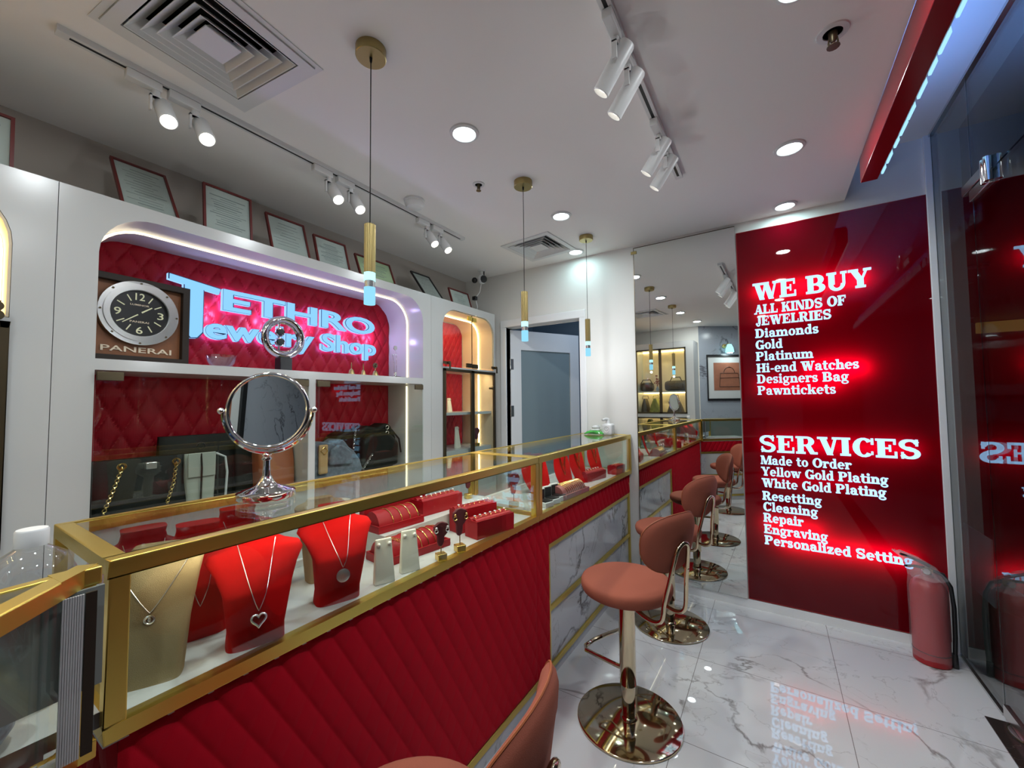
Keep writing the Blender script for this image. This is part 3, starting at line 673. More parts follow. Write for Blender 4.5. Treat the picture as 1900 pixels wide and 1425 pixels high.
put('body', bag_body(MB(), .745, .845, BZ, 1.145, -2.235, -2.185, -.010, .006), 'grayleather', b)
put('flap', B(-2.19, -2.182, .742, .848, 1.04, 1.148), 'grayleather', b, bevel=.003)
put('strap', MB().tube([(-2.185, .79, 1.145), (-2.178, .792, 1.08), (-2.178, .79, .92)], .004, 6), 'espresso', b)
put('side_strap', MB().tube([(-2.19, .85, 1.14), (-2.18, .885, 1.12), (-2.17, .89, 1.05), (-2.172, .885, .93)], .005, 6), 'paper', b)
b = thing('handbag', 'large black leather bag standing behind the grey-green purse', 'bag', (-2.40, .93, BZ))
put('body', bag_body(MB(), .715, 1.10, BZ, 1.215, -2.50, -2.37, -.01, .012), 'blackleather', b)
put('emblem', MB().torus((-2.355, .85, 1.165), .016, .003, (1, 0, 0), 16, 5), 'black', b)
put('side_fold', bag_body(MB(), 1.0, 1.09, BZ, 1.19, -2.375, -2.34, .0, .006), 'blackleather', b)
b = thing('handbag', 'rust brown leather bag standing to the right of the table mirror stem', 'bag', (-2.32, 1.17, BZ))
put('body', bag_body(MB(), 1.085, 1.255, BZ, 1.185, -2.41, -2.22, -.012, .01), 'tanleather', b)
put('handle', MB().tube([(-2.32, 1.11, 1.18), (-2.32, 1.14, 1.215), (-2.32, 1.19, 1.215), (-2.32, 1.22, 1.18)], .006), 'tanleather', b)
b = thing('handbag', 'grey denim shoulder bag with a tan leather buckle strap', 'bag', (-2.27, 1.48, BZ))
def pouch(nm, outline, x0, x1, mat, par):
    o = put(nm, MB().plate(outline, [], x0, x1, YZ), mat, par, bevel=min(.03, (x1-x0)*.42), seg=5, smooth=60)
    return o
pouch('body', [(1.33, .902), (1.66, .902), (1.685, .95), (1.665, 1.01), (1.62, 1.07), (1.585, 1.095), (1.555, 1.135), (1.515, 1.15), (1.47, 1.125), (1.42, 1.14), (1.36, 1.135), (1.325, 1.11)], -2.35, -2.23, 'denim', b)
pouch('front_flap', [(1.44, 1.0), (1.60, .99), (1.60, 1.06), (1.545, 1.105), (1.50, 1.118), (1.45, 1.09)], -2.235, -2.205, 'denim', b)
st = put('buckle_strap', B(-2.226, -2.206, 1.375, 1.43, .955, 1.125), 'camel', b, label='tan leather buckle strap', bevel=.008)
put('buckle', MB().torus((-2.204, 1.402, 1.09), .022, .003, (1, 0, 0), 4, 5), 'jewelgold', st)
b = thing('handbag', 'black slouchy leather bag with chain details in the right glass compartment', 'bag', (-2.33, 1.84, BZ))
pouch('body', [(1.56, .902), (2.06, .902), (2.085, 1.0), (2.075, 1.12), (2.03, 1.20), (1.985, 1.225), (1.90, 1.19), (1.82, 1.215), (1.75, 1.18), (1.68, 1.195), (1.60, 1.16), (1.545, 1.10), (1.535, 1.0)], -2.50, -2.36, 'blackleather', b)
pouch('front_pocket', [(1.74, .92), (2.05, .92), (2.06, 1.08), (1.98, 1.15), (1.80, 1.16), (1.74, 1.10)], -2.37, -2.30, 'blackleather', b)
put('chain_strap', chain(MB(), [(-2.35, 1.72, 1.20), (-2.345, 1.70, 1.10), (-2.34, 1.69, 1.0), (-2.30, 1.74, .93), (-2.285, 1.80, 1.02)], 30, .007, .002), 'steel', b, label='dark chain strap')
for z in (1.19, 1.15): put('ring', MB().torus((-2.355, 1.985, z), .013, .003, (1, 0, 0), 14, 5), 'steel', b)
put('tassel', MB().tube([(-2.40, 2.06, 1.17), (-2.35, 2.09, 1.1), (-2.34, 2.10, 1.0)], .006, 6), 'blackleather', b)
# bags of the near cabinet (in the mirror)
def duffel(nm, lab, x, y, z, w_, h, mat, strap=True):
    b = thing('duffel_bag', lab, 'bag', (x, y, z), 0, 'bags in the yellow-lit cabinet')
    put('body', MB().lathe([(.001, -w_/2), (h*.4, -w_/2), (h*.5, -w_/2+.04), (h*.5, w_/2-.04), (h*.4, w_/2), (.001, w_/2)], (x, y, z+h*.5), 18, (1, 0, 0)), mat, b)
    if strap: put('handle', MB().tube([(x-.1, y+h*.3, z+h*.8), (x-.06, y+h*.2, z+h*1.3), (x+.06, y+h*.2, z+h*1.3), (x+.1, y+h*.3, z+h*.8)], .008), mat, b)
duffel('duffel', 'brown duffel bag on the upper shelf of the mirrored bag cabinet', -1.43, -.69, 1.519, .34, .17, 'brownbag')
duffel('duffel', 'brown barrel bag far left on the upper shelf of the mirrored bag cabinet', -1.90, -.69, 1.519, .2, .15, 'brownbag')
for i, (x, mat, wd, lab) in enumerate(((-1.93, 'brownbag', .12, 'dark brown bag on the middle shelf of the mirrored cabinet, by its frame'), (-1.76, 'camou', .2, 'olive patterned bag on the middle shelf of the mirrored cabinet'), (-1.45, 'brownbag', .26, 'dark leather bag with a handle on the middle shelf of the mirrored cabinet'))):
    b = thing('handbag', lab, 'bag', (x, -.69, 1.161), 0, 'bags in the yellow-lit cabinet')
    put('body', bag_body(MB(), -.78, -.58, 1.163, 1.40, x-wd/2, x+wd/2, .02, .01), mat, b)
    put('handle', MB().tube([(x-.05, -.68, 1.39), (x-.04, -.68, 1.45), (x+.04, -.68, 1.45), (x+.05, -.68, 1.39)], .006), mat, b)
for i, (x, mat) in enumerate(((-1.86, 'camou'), (-1.66, 'brownbag'), (-1.42, 'camou'))):
    b = thing('handbag', ('olive bag low in the mirrored cabinet, nearest its frame', 'dark brown bag low in the mirrored cabinet, middle one', 'olive bag low in the mirrored cabinet, by the white end panel')[i], 'bag', (x, -.69, .878), 0, 'bags in the yellow-lit cabinet')
    put('body', bag_body(MB(), -.76, -.60, .88, 1.06, x-.08, x+.08, .02, .01), mat, b)
t = thing('flower_vase', 'small pinkish dried flower sprig on the upper shelf of the mirrored cabinet', 'flowers', (-1.72, -.64, 1.519))
put('vase', MB().lathe([(.02, 0), (.03, .03), (.012, .07), (.014, .08)], (-1.72, -.64, 1.519), 14), 'ceramic', t)
mb = MB()
for i in range(14):
    a = rnd.uniform(0, 6.28); r = rnd.uniform(.01, .05); h = rnd.uniform(.12, .26)
    e = (-1.72+r*math.cos(a), -.64+r*math.sin(a), 1.519+h); mb.tube([(-1.72, -.64, 1.59), e], .0015, 4); mb.ball(e, .012, 6)
put('blossoms', mb, 'pink', t)

# ------------------------------------------------------------------ certificates leaning on top of the cabinets
def certificate(lab, y0, y1, x0, x1, h, fmat, pmat, skew=0, lines=12, seed=1, shift=0):
    """stands at x0 on the cabinet top and leans back to x1"""
    g = thing('certificate_frame', lab, 'framed certificate', (x0, (y0+y1)/2, CT), 0, 'certificates on the cabinet tops')
    z0 = CT+.003; L = math.hypot(x1-x0, h); ux, uz = (x1-x0)/L, h/L; nx, nz = uz, -ux
    def at(u, v, d): return (x0+ux*v+nx*d, y0+u+skew*v, z0+uz*v+nz*d)
    wd = y1-y0; f = .0095
    put('frame', MB().plate(rect(0, wd, 0, L), [rect(f, wd-f, f, L-f)], 0, .014, at), fmat, g, smooth=0)
    pp = put('paper', MB().plate(rect(f*.5, wd-f*.5, f*.5, L-f*.5), [], .002, .006, at), pmat, g, smooth=0)
    mb = MB(); r = random.Random(seed); v = L-f-.035
    for i in range(lines):
        a = wd/2-r.uniform(.15, .38)*wd; b_ = wd/2+r.uniform(.15, .38)*wd; hh = .0022 if i % 4 else .004
        mb.plate(rect(a, b_, v, v+hh), [], .006, .0066, at); v -= (L-.08)/lines
        if v < .03: break
    put('print', mb, 'ink', pp, smooth=0)
    pl = put('glazing', MB().plate(rect(f, wd-f, f, L-f), [], .010, .0115, at), 'glass', g, smooth=0)
X0 = -2.21
certificate('red-framed certificate leaning far back, above the rounded corner of the sign niche', .505, .70, -2.22, -2.42, .275, 'redframe', 'paper', 0, 13, 1)
certificate('red-framed white certificate standing upright, second along the cabinet top', .785, .995, X0, -2.235, .235, 'redframe', 'paper', 0, 14, 2)
certificate('red-framed certificate with a pale stamp, third along the cabinet top', 1.09, 1.305, X0, -2.29, .225, 'redframe', 'paper', 0, 8, 3)
certificate('red-framed bluish certificate, directly left of the nearest hanging lamp', 1.35, 1.565, X0, -2.27, .19, 'redframe', 'paper', 0, 16, 4)
certificate('red-framed greenish certificate partly behind the nearest hanging lamp', 1.64, 1.93, X0, -2.28, .165, 'redframe', 'paperg', 0, 9, 5)
certificate('black-framed certificate leaning back between the two cabinets', 2.26, 2.47, -2.24, -2.42, .24, 'blackframe', 'paper', 0, 11, 6)
certificate('small dark red framed certificate below the security camera', 2.54, 2.80, -2.22, -2.27, .15, 'redframe', 'paper', 0, 6, 7)
certificate('red-framed certificate cut off by the left picture edge', -.02, .222, X0, -2.225, .20, 'redframe', 'paper', 0, 9, 8)

# ------------------------------------------------------------------ things on the sign niche shelf
SZ = 1.543
t = thing('advertising_clock', 'square brown display clock with round steel bezel on the niche shelf', 'clock', (-2.30, .62, SZ))
def ck(u, v, d):   # face of the clock: u across, v up, d outward; turned a little towards the room
    c, s = math.cos(math.radians(5)), math.sin(math.radians(5))
    return (-2.26+d*c-u*s, .415+u*c+d*s, SZ+.002+v)
CW, CH = .352, .362
cf = put('frame', MB().plate(rect(0, CW, 0, CH), [rect(.028, CW-.028, .028, CH-.028)], -.06, .012, ck), 'espresso', t, smooth=0, bevel=.003)
bd = put('backboard', MB().plate(rect(.02, CW-.02, .02, CH-.02), [], -.055, -.012, ck), 'walnut', t, label='glossy brown wood backboard', smooth=0)
wall = lambda s, u0, u1, v0, v1, d0, d1, mat, bold, par, nm='lettering': put(nm, solid_text(s, bold, lambda u, v, d: ck(u0+u*(u1-u0), v0+v*(v1-v0), d), d0, d1), mat, par, smooth=0)
wall('PANERAI', .055, .292, .045, .068, -.013, -.008, 'gold_ink', .012, bd)
cu, cv = .172, .212
def ring(r0, r1, d0, d1, n=40):
    f = lambda r: [(cu+r*math.cos(2*PI*i/n), cv+r*math.sin(2*PI*i/n)) for i in range(n)]
    return MB().plate(f(r1), [f(r0)], d0, d1, ck) if r0 else MB().plate(f(r1), [], d0, d1, ck)
bz = put('bezel', ring(.098, .136, -.013, .012).join(ring(.100, .120, .011, .017)), 'steel', t, label='brushed steel bezel', smooth=25)
for i in range(8):
    a = 2*PI*(i+.5)/8-.39
    put('screw', MB().plate([(cu+.128*math.cos(a)+.004*math.cos(b), cv+.128*math.sin(a)+.004*math.sin(b)) for b in [k*PI/4 for k in range(8)]], [], .0115, .0145, ck), 'darkbronze', bz)
dl = put('dial', ring(0, .100, -.010, .002), 'dial', t, label='black dial with cream numerals')
for s, a in (('12', 90), ('3', 0), ('6', -90), ('9', 180)):
    a = math.radians(a); x, y = cu+.072*math.cos(a), cv+.072*math.sin(a); wd = .022 if len(s) == 1 else .032
    wall(s, x-wd/2, x+wd/2, y-.015, y+.015, .002, .0035, 'lume', .005, dl, 'numeral')
mb = MB()
for h in range(12):
    if h % 3 == 0: continue
    a = math.radians(h*30); c, s = math.cos(a), math.sin(a); p = lambda r, k: (cu+r*c-k*s, cv+r*s+k*c)
    mb.plate([p(.058, -.002), p(.086, -.002), p(.086, .002), p(.058, .002)], [], .002, .0035, ck)
put('hour_marks', mb, 'lume', dl, smooth=0)
for L, a, wd in ((.072, math.radians(218), .0022), (.052, math.radians(38), .003)):
    c, s = math.cos(a), math.sin(a); p = lambda r, k: (cu+r*c-k*s, cv+r*s+k*c)
    put('hand', MB().plate([p(.008, -wd), p(L, -wd*.7), p(L, wd*.7), p(.008, wd)], [], .004, .0052, ck), 'lume', dl, smooth=0)
wall('LUMINOR', cu-.032, cu+.032, cv+.033, cv+.0405, .002, .003, 'gold_ink', .008, dl)
wall('PANERAI', cu-.032, cu+.032, cv-.040, cv-.032, .002, .003, 'gold_ink', .008, dl)
t = thing('glass_bowl', 'small clear ribbed glass bowl on the niche shelf right of the clock', 'bowl', (-2.27, .895, SZ))
mb = MB(); n = 40; P = []
for r, z in ((.0, .003), (.034, .001), (.040, .006), (.056, .03), (.065, .062), (.0625, .062), (.053, .032), (.036, .012), (0.001, .008)):
    P.append([(-2.27+(r*(1+.03*(i % 2)))*math.cos(2*PI*i/n), .895+(r*(1+.03*(i % 2)))*math.sin(2*PI*i/n), SZ+z) for i in range(n)])
put('bowl', mb.loft(P, False), 'glassy', t)
t = thing('ring_display_stand', 'chrome ring stand with two small dials on a black foot in front of the sign', 'display stand', (-2.25, 1.19, SZ))
rc = (-2.24, 1.178, 1.728)
put('ring', MB().torus(rc, .100, .017, (1, 0, 0), 48, 12), 'chrome', t, label='polished chrome ring')
put('inner_ring', MB().torus((rc[0]-.008, rc[1], rc[2]), .080, .006, (1, 0, 0), 40, 8), 'chrome', t)
for dz in (.027, -.027):
    d = put('dial', MB().lathe([(.024, -.008), (.026, 0), (.022, .010), (.0, .012)], (rc[0], rc[1]-.02, rc[2]+dz), 22, (1, 0, 0)), 'chrome', t)
    put('face', MB().lathe([(.017, .0122), (0, .0135)], (rc[0], rc[1]-.02, rc[2]+dz), 18, (1, 0, 0)), 'black', d)
put('crossbar', MB().cyl((rc[0]-.01, rc[1]-.02, rc[2]-.095), (rc[0]-.01, rc[1]-.02, rc[2]+.095), .005), 'chrome', t)
put('foot', B(-2.275, -2.215, 1.150, 1.215, SZ, 1.617), 'black', t, label='black block foot', bevel=.004)
BL = ('small brass hand bell with a plain stem, nearest the ring stand', 'smallest brass hand bell, between the other two bells', 'brass hand bell topped by a round knob, nearest the wire figure')
for i, (y, k) in enumerate(((1.625, 1.0), (1.715, .8), (1.81, 1.05))):
    t = thing('hand_bell', BL[i], 'bell', (-2.27, y, SZ), 0, 'brass bells on the niche shelf')
    put('bell', MB().lathe([(.026*k, 0), (.025*k, .004), (.018*k, .018), (.014*k, .034), (.006*k, .042), (.001, .044)], (-2.27, y, SZ), 18), 'brass', t)
    put('handle', MB().lathe([(.003, .04), (.0035, .06), (.002, .085 if i != 2 else .06)], (-2.27, y, SZ), 8), 'brass', t)
    if i == 2: put('knob', MB().torus((-2.27, y, SZ+.078), .013, .006, (1, 0, 0), 16, 8).ball((-2.27, y, SZ+.078), .008), 'darkbronze', t)
t = thing('wire_figurine', 'thin wire balance figurine on a dark disc base near the niche end', 'figurine', (-2.26, 1.975, SZ))
put('base', MB().lathe([(.046, 0), (.046, .006), (.04, .010), (0, .010)], (-2.26, 1.975, SZ), 24), 'espresso', t)
put('rods', MB().tube([(-2.26, 1.965, SZ+.01), (-2.26, 1.965, SZ+.10), (-2.26, 1.95, SZ+.165)], .002, 6).tube([(-2.26, 1.985, SZ+.01), (-2.26, 1.985, SZ+.17)], .002, 6).tube([(-2.26, 1.945, SZ+.165), (-2.26, 1.99, SZ+.168)], .002, 6).cyl((-2.26, 1.975, SZ+.01), (-2.26, 1.975, SZ+.04), .006), 'steel', t)
put('disc', MB().lathe([(.016, -.003), (.016, .003), (0, .003)], (-2.26, 1.975, SZ+.215), 18, (1, 0, 0)).tube([(-2.26, 1.985, SZ+.17), (-2.26, 1.975, SZ+.2)], .0015, 5), 'steel', t)
# stands inside the narrow cabinet
def ear_card(lab, x, y, z, h, w0, w1, rz, group, mat='whiteleather', studs='pearl'):
    t = thing('earring_stand', lab, 'earring stand', (x, y, z), rz, group)
    wd = MB().add([(-.018, -w0/2, 0), (.006, -w0/2, 0), (.006, w0/2, 0), (-.018, w0/2, 0), (-.020, -w1/2, h), (-.012, -w1/2, h), (-.012, w1/2, h), (-.020, w1/2, h)],
                  [(3,2,1,0),(4,5,6,7),(0,1,5,4),(1,2,6,5),(2,3,7,6),(3,0,4,7)])
    put('card', wd, mat, t, local=True, smooth=0, bevel=.003)
    for s in (-1, 1): put('stud_earring', MB().ball((-.006, s*w1*.33, h-.014), .0055, 10), studs, t, local=True, label='pearl stud earring' if studs == 'pearl' else None)
    return t
def face_stand(lab, x, y, z, h, rz, group, k=1.0, jew=True):
    """dark face-profile earring stand on a gold cube"""
    t = thing('earring_stand', lab, 'earring stand', (x, y, z), rz, group)
    put('cube_base', B(-.016*k, .016*k, -.016*k, .016*k, 0, .022*k), 'gold_plate', t, local=True, label='gold cube base', bevel=.002)
    put('rod', MB().cyl((0, 0, .02*k), (0, 0, h*.45), .0018*k, n=8), 'brass', t, local=True)
    o = [(-.010, .38), (-.003, .36), (.006, .40), (.010, .48), (.010, .60), (.018, .66), (.026, .74), (.029, .84), (.022, .95), (.006, 1.0), (-.012, .99), (-.025, .91), (-.027, .80), (-.021, .71), (-.014, .64), (-.014, .5)]
    put('face_silhouette', MB().plate([(a*k, b*h) for a, b in o], [], -.006*k, .006*k, YZ), 'maroon', t, local=True, label='dark maroon face silhouette', bevel=.003*k)
    if jew:
        for s in (-1, 1): put('earring', MB().ball((.010*k, s*.020*k, h*.86), .005*k, 8).torus((.010*k, s*.020*k, h*.79), .006*k, .0016*k, (1, 0, 0), 12, 5), 'jewelgold' if jew == 'gold' else 'silver', t, local=True)
    return t
face_stand('dark face-shaped earring stand on the shelf of the narrow arched cabinet', -2.26, 2.44, 1.284, .12, 0, None, 1.1, False)
ear_card('tall white display card on the shelf of the narrow cabinet behind its frame', -2.35, 2.66, 1.284, .12, .05, .04, 0, None)
ear_card('white earring card with dark oval low in the narrow cabinet, left one', -2.22, 2.42, .98, .17, .07, .05, .3, None)
ear_card('white earring card low in the narrow cabinet by the frame post', -2.26, 2.66, .98, .18, .09, .06, .3, None)
face_stand('dark curved earring stand low in the narrow cabinet beside the light strip', -2.22, 2.86, .98, .16, 0, None, 1.3, False)
put('cabinet_riser', B(-2.50, -2.17, 2.36, 3.01, .905, .98), 'cab', c2, smooth=0)

# ------------------------------------------------------------------ glass display counters
FX, BX = -.93, -1.33; DZ = .835; TZ = 1.105; BW = .028
def bars(mb, x0, x1, y0, y1):
    for z0, z1 in ((.808, .836), (TZ-BW, TZ)):
        mb.box(x1-BW, x1, y0, y1, z0, z1)
        mb.box(x0, x0+.018, y0, y1, z0, z1 if z0 < 1 else TZ)
        mb.box(x0+.018, x1-BW, y0, y0+BW, z0, z1); mb.box(x0+.018, x1-BW, y1-BW, y1, z0, z1)
    for x in (x0, x1-BW):
        w_ = BW if x > -1.2 else .018
        for y in (y0, y1-BW): mb.box(x, x+w_, y, y+BW, .836, TZ-BW)
    return mb
def glasses(t, x0, x1, y0, y1):
    put('glass_top', B(x0+.012, x1-BW+.006, y0+BW-.006, y1-BW+.006, TZ-.009, TZ-.002), 'glass', t, smooth=0)
    put('glass_front', B(x1-.012, x1-.007, y0+BW-.004, y1-BW+.004, .834, TZ-BW+.004), 'glass', t, smooth=0)
    for y in (y0+.010, y1-.015):
        put('glass_end', B(x0+.018, x1-BW, y, y+.005, .834, TZ-BW+.004), 'glass', t, smooth=0)
    put('sliding_glass', B(x0+.006, x0+.010, y0+BW, y1-BW, .85, TZ-BW), 'glass', t, smooth=0)
    r = MB().box(x0+.002, x0+.022, y0+BW, y1-BW, .8355, .856)
    put('sliding_rail', r, 'trimw', t, smooth=0)
def led_dots(t, x, y0, y1, z, mat='led'):
    mb = MB(); n = int((y1-y0)/.016)
    for i in range(n): mb.box(x-.003, x+.003, y0+i*.016, y0+i*.016+.007, z-.002, z)
    s_ = put('led_strip', mb, mat, t, smooth=0, kind='stuff')
    return s_
k1 = thing('display_counter', 'gold-framed glass counter with tall red quilted front, nearest the camera', 'display counter', (FX, .212, 0))
put('frame', bars(MB(), BX, FX, .212, 1.668), 'gold', k1, label='brushed gold frame', bevel=.002, smooth=0)
glasses(k1, BX, FX, .212, 1.668)
put('deck', B(BX, FX-.02, .216, 1.664, .795, DZ), 'cab', k1, label='white display deck', smooth=0)
put('step', B(BX+.025, -1.15, .96, 1.62, DZ, .90), 'cab', k1, label='white raised step', smooth=0)
put('stile', B(BX+.012, BX+.026, .955, .972, .856, TZ-BW), 'trimw', k1, smooth=0)
put('body', B(BX+.02, FX-.03, .24, 1.668, .07, .806), 'cab', k1, smooth=0)
put('quilted_front', quilt(.235, 1.669, .085, .806, .063, .1115, .007, .003, lambda u, v, h: (FX-.022+h, u, v), .4), 'velvet', k1, label='red velvet quilted front', smooth=170)
put('quilted_side', quilt(BX+.02, FX-.03, .085, .806, .126, .224, .014, .012, lambda u, v, h: (u, .238-h, v)), 'velvet', k1, smooth=0)
put('gold_trim', B(FX-.03, FX-.018, .23, 1.669, .052, .082), 'gold', k1, smooth=0, bevel=.002)
put('plinth', B(BX+.05, FX-.024, .24, 1.668, 0, .053), 'marble', k1, smooth=0)
led_dots(k1, FX-BW-.004, .26, 1.62, TZ-BW-.001)
area('counter_led', (FX-BW-.012, .94, TZ-BW-.006), (-.55, 0, -.8), 1.36, .85, (1, .88, .66), k1, 'RECTANGLE', .008)

k2 = thing('display_counter', 'gold-framed glass counter with marble lower front, running to the mirror wall', 'display counter', (FX, 1.672, 0))
put('frame', bars(MB(), BX, FX, 1.672, 3.125), 'gold', k2, label='brushed gold frame', bevel=.002, smooth=0)
glasses(k2, BX, FX, 1.672, 3.125)
put('deck', B(BX, FX-.02, 1.676, 3.121, .795, DZ), 'cab', k2, label='white display deck', smooth=0)
put('body', B(BX+.02, FX-.046, 1.674, 3.13, .05, .806), 'cab', k2, smooth=0)
qb = quilt(1.80, 3.128, .662, .806, .063, .1115, .007, .004, lambda u, v, h: (FX-.022+h, u, v), .3)
put('quilted_band', qb.join(B(FX-.045, FX-.022, 1.80, 3.128, .66, .806)), 'velvet', k2, label='red velvet quilted band', smooth=0)
put('quilted_pier', quilt(1.670, 1.797, .085, .806, .063, .1115, .007, .003, lambda u, v, h: (FX-.022+h, u, v), .4).join(B(FX-.045, FX-.022, 1.672, 1.797, .085, .806)), 'velvet', k2, label='red velvet quilted pier', smooth=170)
put('marble_front', B(FX-.045, FX-.036, 1.80, 3.13, .05, .662), 'marble', k2, label='white veined marble front', smooth=0)
gt = MB().box(FX-.036, FX-.018, 1.670, 1.80, .052, .082).box(FX-.036, FX-.024, 1.80, 3.13, .636, .660).box(FX-.036, FX-.024, 1.80, 3.13, .330, .356).box(FX-.036, FX-.024, 1.80, 3.13, .052, .078).box(FX-.036, FX-.022, 1.80, 1.812, .052, .66).box(FX-.036, FX-.02, 3.112, 3.132, .052, .806)
put('gold_trim', gt, 'gold', k2, smooth=0, bevel=.002)
put('plinth', B(BX+.05, FX-.036, 1.674, 3.13, 0, .05), 'marble', k2, smooth=0)
led_dots(k2, FX-BW-.004, 1.72, 3.08, TZ-BW-.001)
area('counter_led', (FX-BW-.012, 2.4, TZ-BW-.006), (-.55, 0, -.8), 1.36, .8, (1, .88, .66), k2, 'RECTANGLE', .008)

# the angled counter at the near end
A3 = (-.938, .200); B3 = (-.06, -.572); C3 = (-.26, -.80); D3 = (-.905, -.17)
k3 = thing('display_counter', 'gold-framed glass counter set at an angle at the lower left', 'display counter', (A3[0], A3[1], 0))
def seg(mb, p, q, z0, z1, w0, w1):
    """bar along p-q, from w0 to w1 to the left of it"""
    p, q = Vector(p), Vector(q); d = (q-p).normalized(); n = Vector((-d.y, d.x)); P = [p+n*w0, q+n*w0, q+n*w1, p+n*w1]
    return mb.add([(a.x, a.y, z0) for a in P]+[(a.x, a.y, z1) for a in P], [(3,2,1,0),(4,5,6,7),(0,1,5,4),(1,2,6,5),(2,3,7,6),(3,0,4,7)])
fr = MB()
loop3 = [B3, A3, D3, C3]
for i in range(4):
    p, q = loop3[i], loop3[(i+1) % 4]
    for z0, z1 in ((.808, .836), (TZ-BW, TZ-.0005)): seg(fr, p, q, z0-.0005*i, z1-.0006*i, 0, BW if i == 0 else .020)
def post(mb, p, w0=.026): return mb.box(p[0]-w0/2, p[0]+w0/2, p[1]-w0/2, p[1]+w0/2, .836, TZ-BW)
e3 = (Vector(A3)-Vector(B3)).normalized()
seg(fr, Vector(A3)-e3*.028, A3, .836, TZ-BW, 0, .028); post(fr, (B3[0]-.03, B3[1]-.005)); post(fr, (C3[0]-.01, C3[1]+.035)); post(fr, (D3[0]+.022, D3[1]+.01))
put('frame', fr, 'gold', k3, label='brushed gold frame', smooth=0, bevel=.002)
def inset(k):
    c = Vector((sum(p[0] for p in loop3)/4, sum(p[1] for p in loop3)/4))
    return [tuple(Vector(p).lerp(c, k)) for p in loop3]
put('glass_top', MB().plate(inset(.012), [], TZ-.009, TZ-.003, XY), 'glass', k3, smooth=0)
put('glass_front', seg(MB(), B3, A3, .836, TZ-BW, .008, .013), 'glass', k3, smooth=0)
put('deck', MB().plate(inset(.05), [], .80, .838, XY), 'cab', k3, smooth=0)
put('gusset', MB().plate([A3, (A3[0]+.001, A3[1]-.055), tuple(Vector(A3)-e3*.075)], [], TZ-.004, TZ-.0003, XY), 'gold', k3, smooth=0)
put('body', MB().plate(inset(.10), [], 0, .80, XY), 'cab', k3, smooth=0)
put('display_block', MB().plate([(-.89, .135), (-.89, -.13), (-.60, -.38), (-.45, -.20)], [], .838, .856, XY), 'cab', k3, smooth=0)
put('back_panel', seg(MB(), D3, C3, .838, TZ-BW, .022, .028), 'greypanel', k3, smooth=0)
put('end_panel', seg(MB(), A3, D3, .925, TZ-BW, .024, .030), 'greypanel', k3, smooth=0)
rb = MB()
for i in range(9): seg(rb, (-.925, .1755-.0026*i), (-.925, .1735-.0026*i), .838, TZ-BW, .036, .040)
put('ribbed_panel', rb, 'ribbed', k3, smooth=0)
put('dark_edge', seg(MB(), (-.925, .190), (-.925, .1775), .838, TZ-BW, .034, .038), 'espresso', k3, smooth=0)
def q3(u, v, h):
    p = Vector(B3)+e3*u; n = Vector((e3.y, -e3.x)); p = p+n*(h-.014); return (p.x, p.y, v)
L3 = (Vector(A3)-Vector(B3)).length
put('quilted_band', quilt(.0, L3, .662, .806, .063, .1115, .009, .006, q3, .3), 'velvet', k3, smooth=0)
put('marble_front', seg(MB(), B3, A3, .05, .662, .016, .024), 'marble', k3, smooth=0)
gt = MB()
for z in (.052, .33, .636): seg(gt, B3, A3, z, z+.024, .008, .018)
put('gold_trim', gt, 'gold', k3, smooth=0)
put('plinth', seg(MB(), B3, A3, 0, .05, .02, .04), 'marble', k3, smooth=0)
t = thing('ginger_jar', 'blue and white patterned jar beside the water bottle at the left picture edge', 'jar', (-1.00, .085, .856))
put('jar', MB().lathe([(.030, 0), (.042, .02), (.046, .05), (.036, .085), (.022, .10), (.024, .108), (.0, .108)], (-1.00, .085, .856), 24), 'ceramic', t)
put('knob', MB().ball((-1.00, .085, .971), .008), 'ceramic', t)
t = thing('staff_table', 'white staff-side table behind the angled counter', 'table', (-1.25, -.05, 0))
put('tabletop', B(-1.46, -.955, -.30, .212, .83, .855), 'cab', t, smooth=0)
for x in (-1.44, -1.04):
    for y in (-.28, .13): put('leg', B(x, x+.03, y, y+.03, 0, .83), 'cab', t, smooth=0)
t = thing('water_bottle', 'clear plastic bottle with white cap behind the angled gold-framed counter', 'bottle', (-1.10, .150, .855))
put('bottle', MB().lathe([(.050, 0), (.058, .012), (.058, .06), (.054, .075), (.058, .09), (.058, .19), (.056, .215), (.045, .243), (.025, .258), (.017, .263), (.017, .268)], (-1.10, .150, .855), 28), 'glassy', t)
put('cap', MB().lathe([(.021, .264), (.021, .290), (.019, .293), (0, .293)], (-1.10, .150, .855), 24), 'whiteplastic', t, label='white ribbed cap')

# ------------------------------------------------------------------ jewellery displays
def bust_front(z, y, S):
    for i in range(len(S)-1):
        if S[i][0] <= z <= S[i+1][0]:
            f = (z-S[i][0])/(S[i+1][0]-S[i][0]); hw, fr_, bk = (S[i][k]+(S[i+1][k]-S[i][k])*f for k in (1, 2, 3))
            q = max(0, 1-abs(y/hw)**4)**.25 if abs(y) < hw else 0
            return (fr_+bk)/2+(fr_-bk)/2*q
    return 0
BUST = [(0, .056, .046, -.030), (.035, .054, .056, -.022), (.118, .064, .072, -.004), (.130, .067, .066, -.008), (.160, .080, .040, -.022), (.185, .096, .018, -.034), (.197, .090, .010, -.038), (.206, .062, .004, -.040), (.216, .044, .0, -.043), (.232, .040, .003, -.046), (.246, .042, .010, -.046)]
FLAT = [(0, .050, .030, -.030), (.10, .058, .018, -.036), (.18, .070, .006, -.044), (.222, .078, -.004, -.046), (.230, .070, -.008, -.046), (.236, .044, -.010, -.046), (.246, .036, -.012, -.048)]
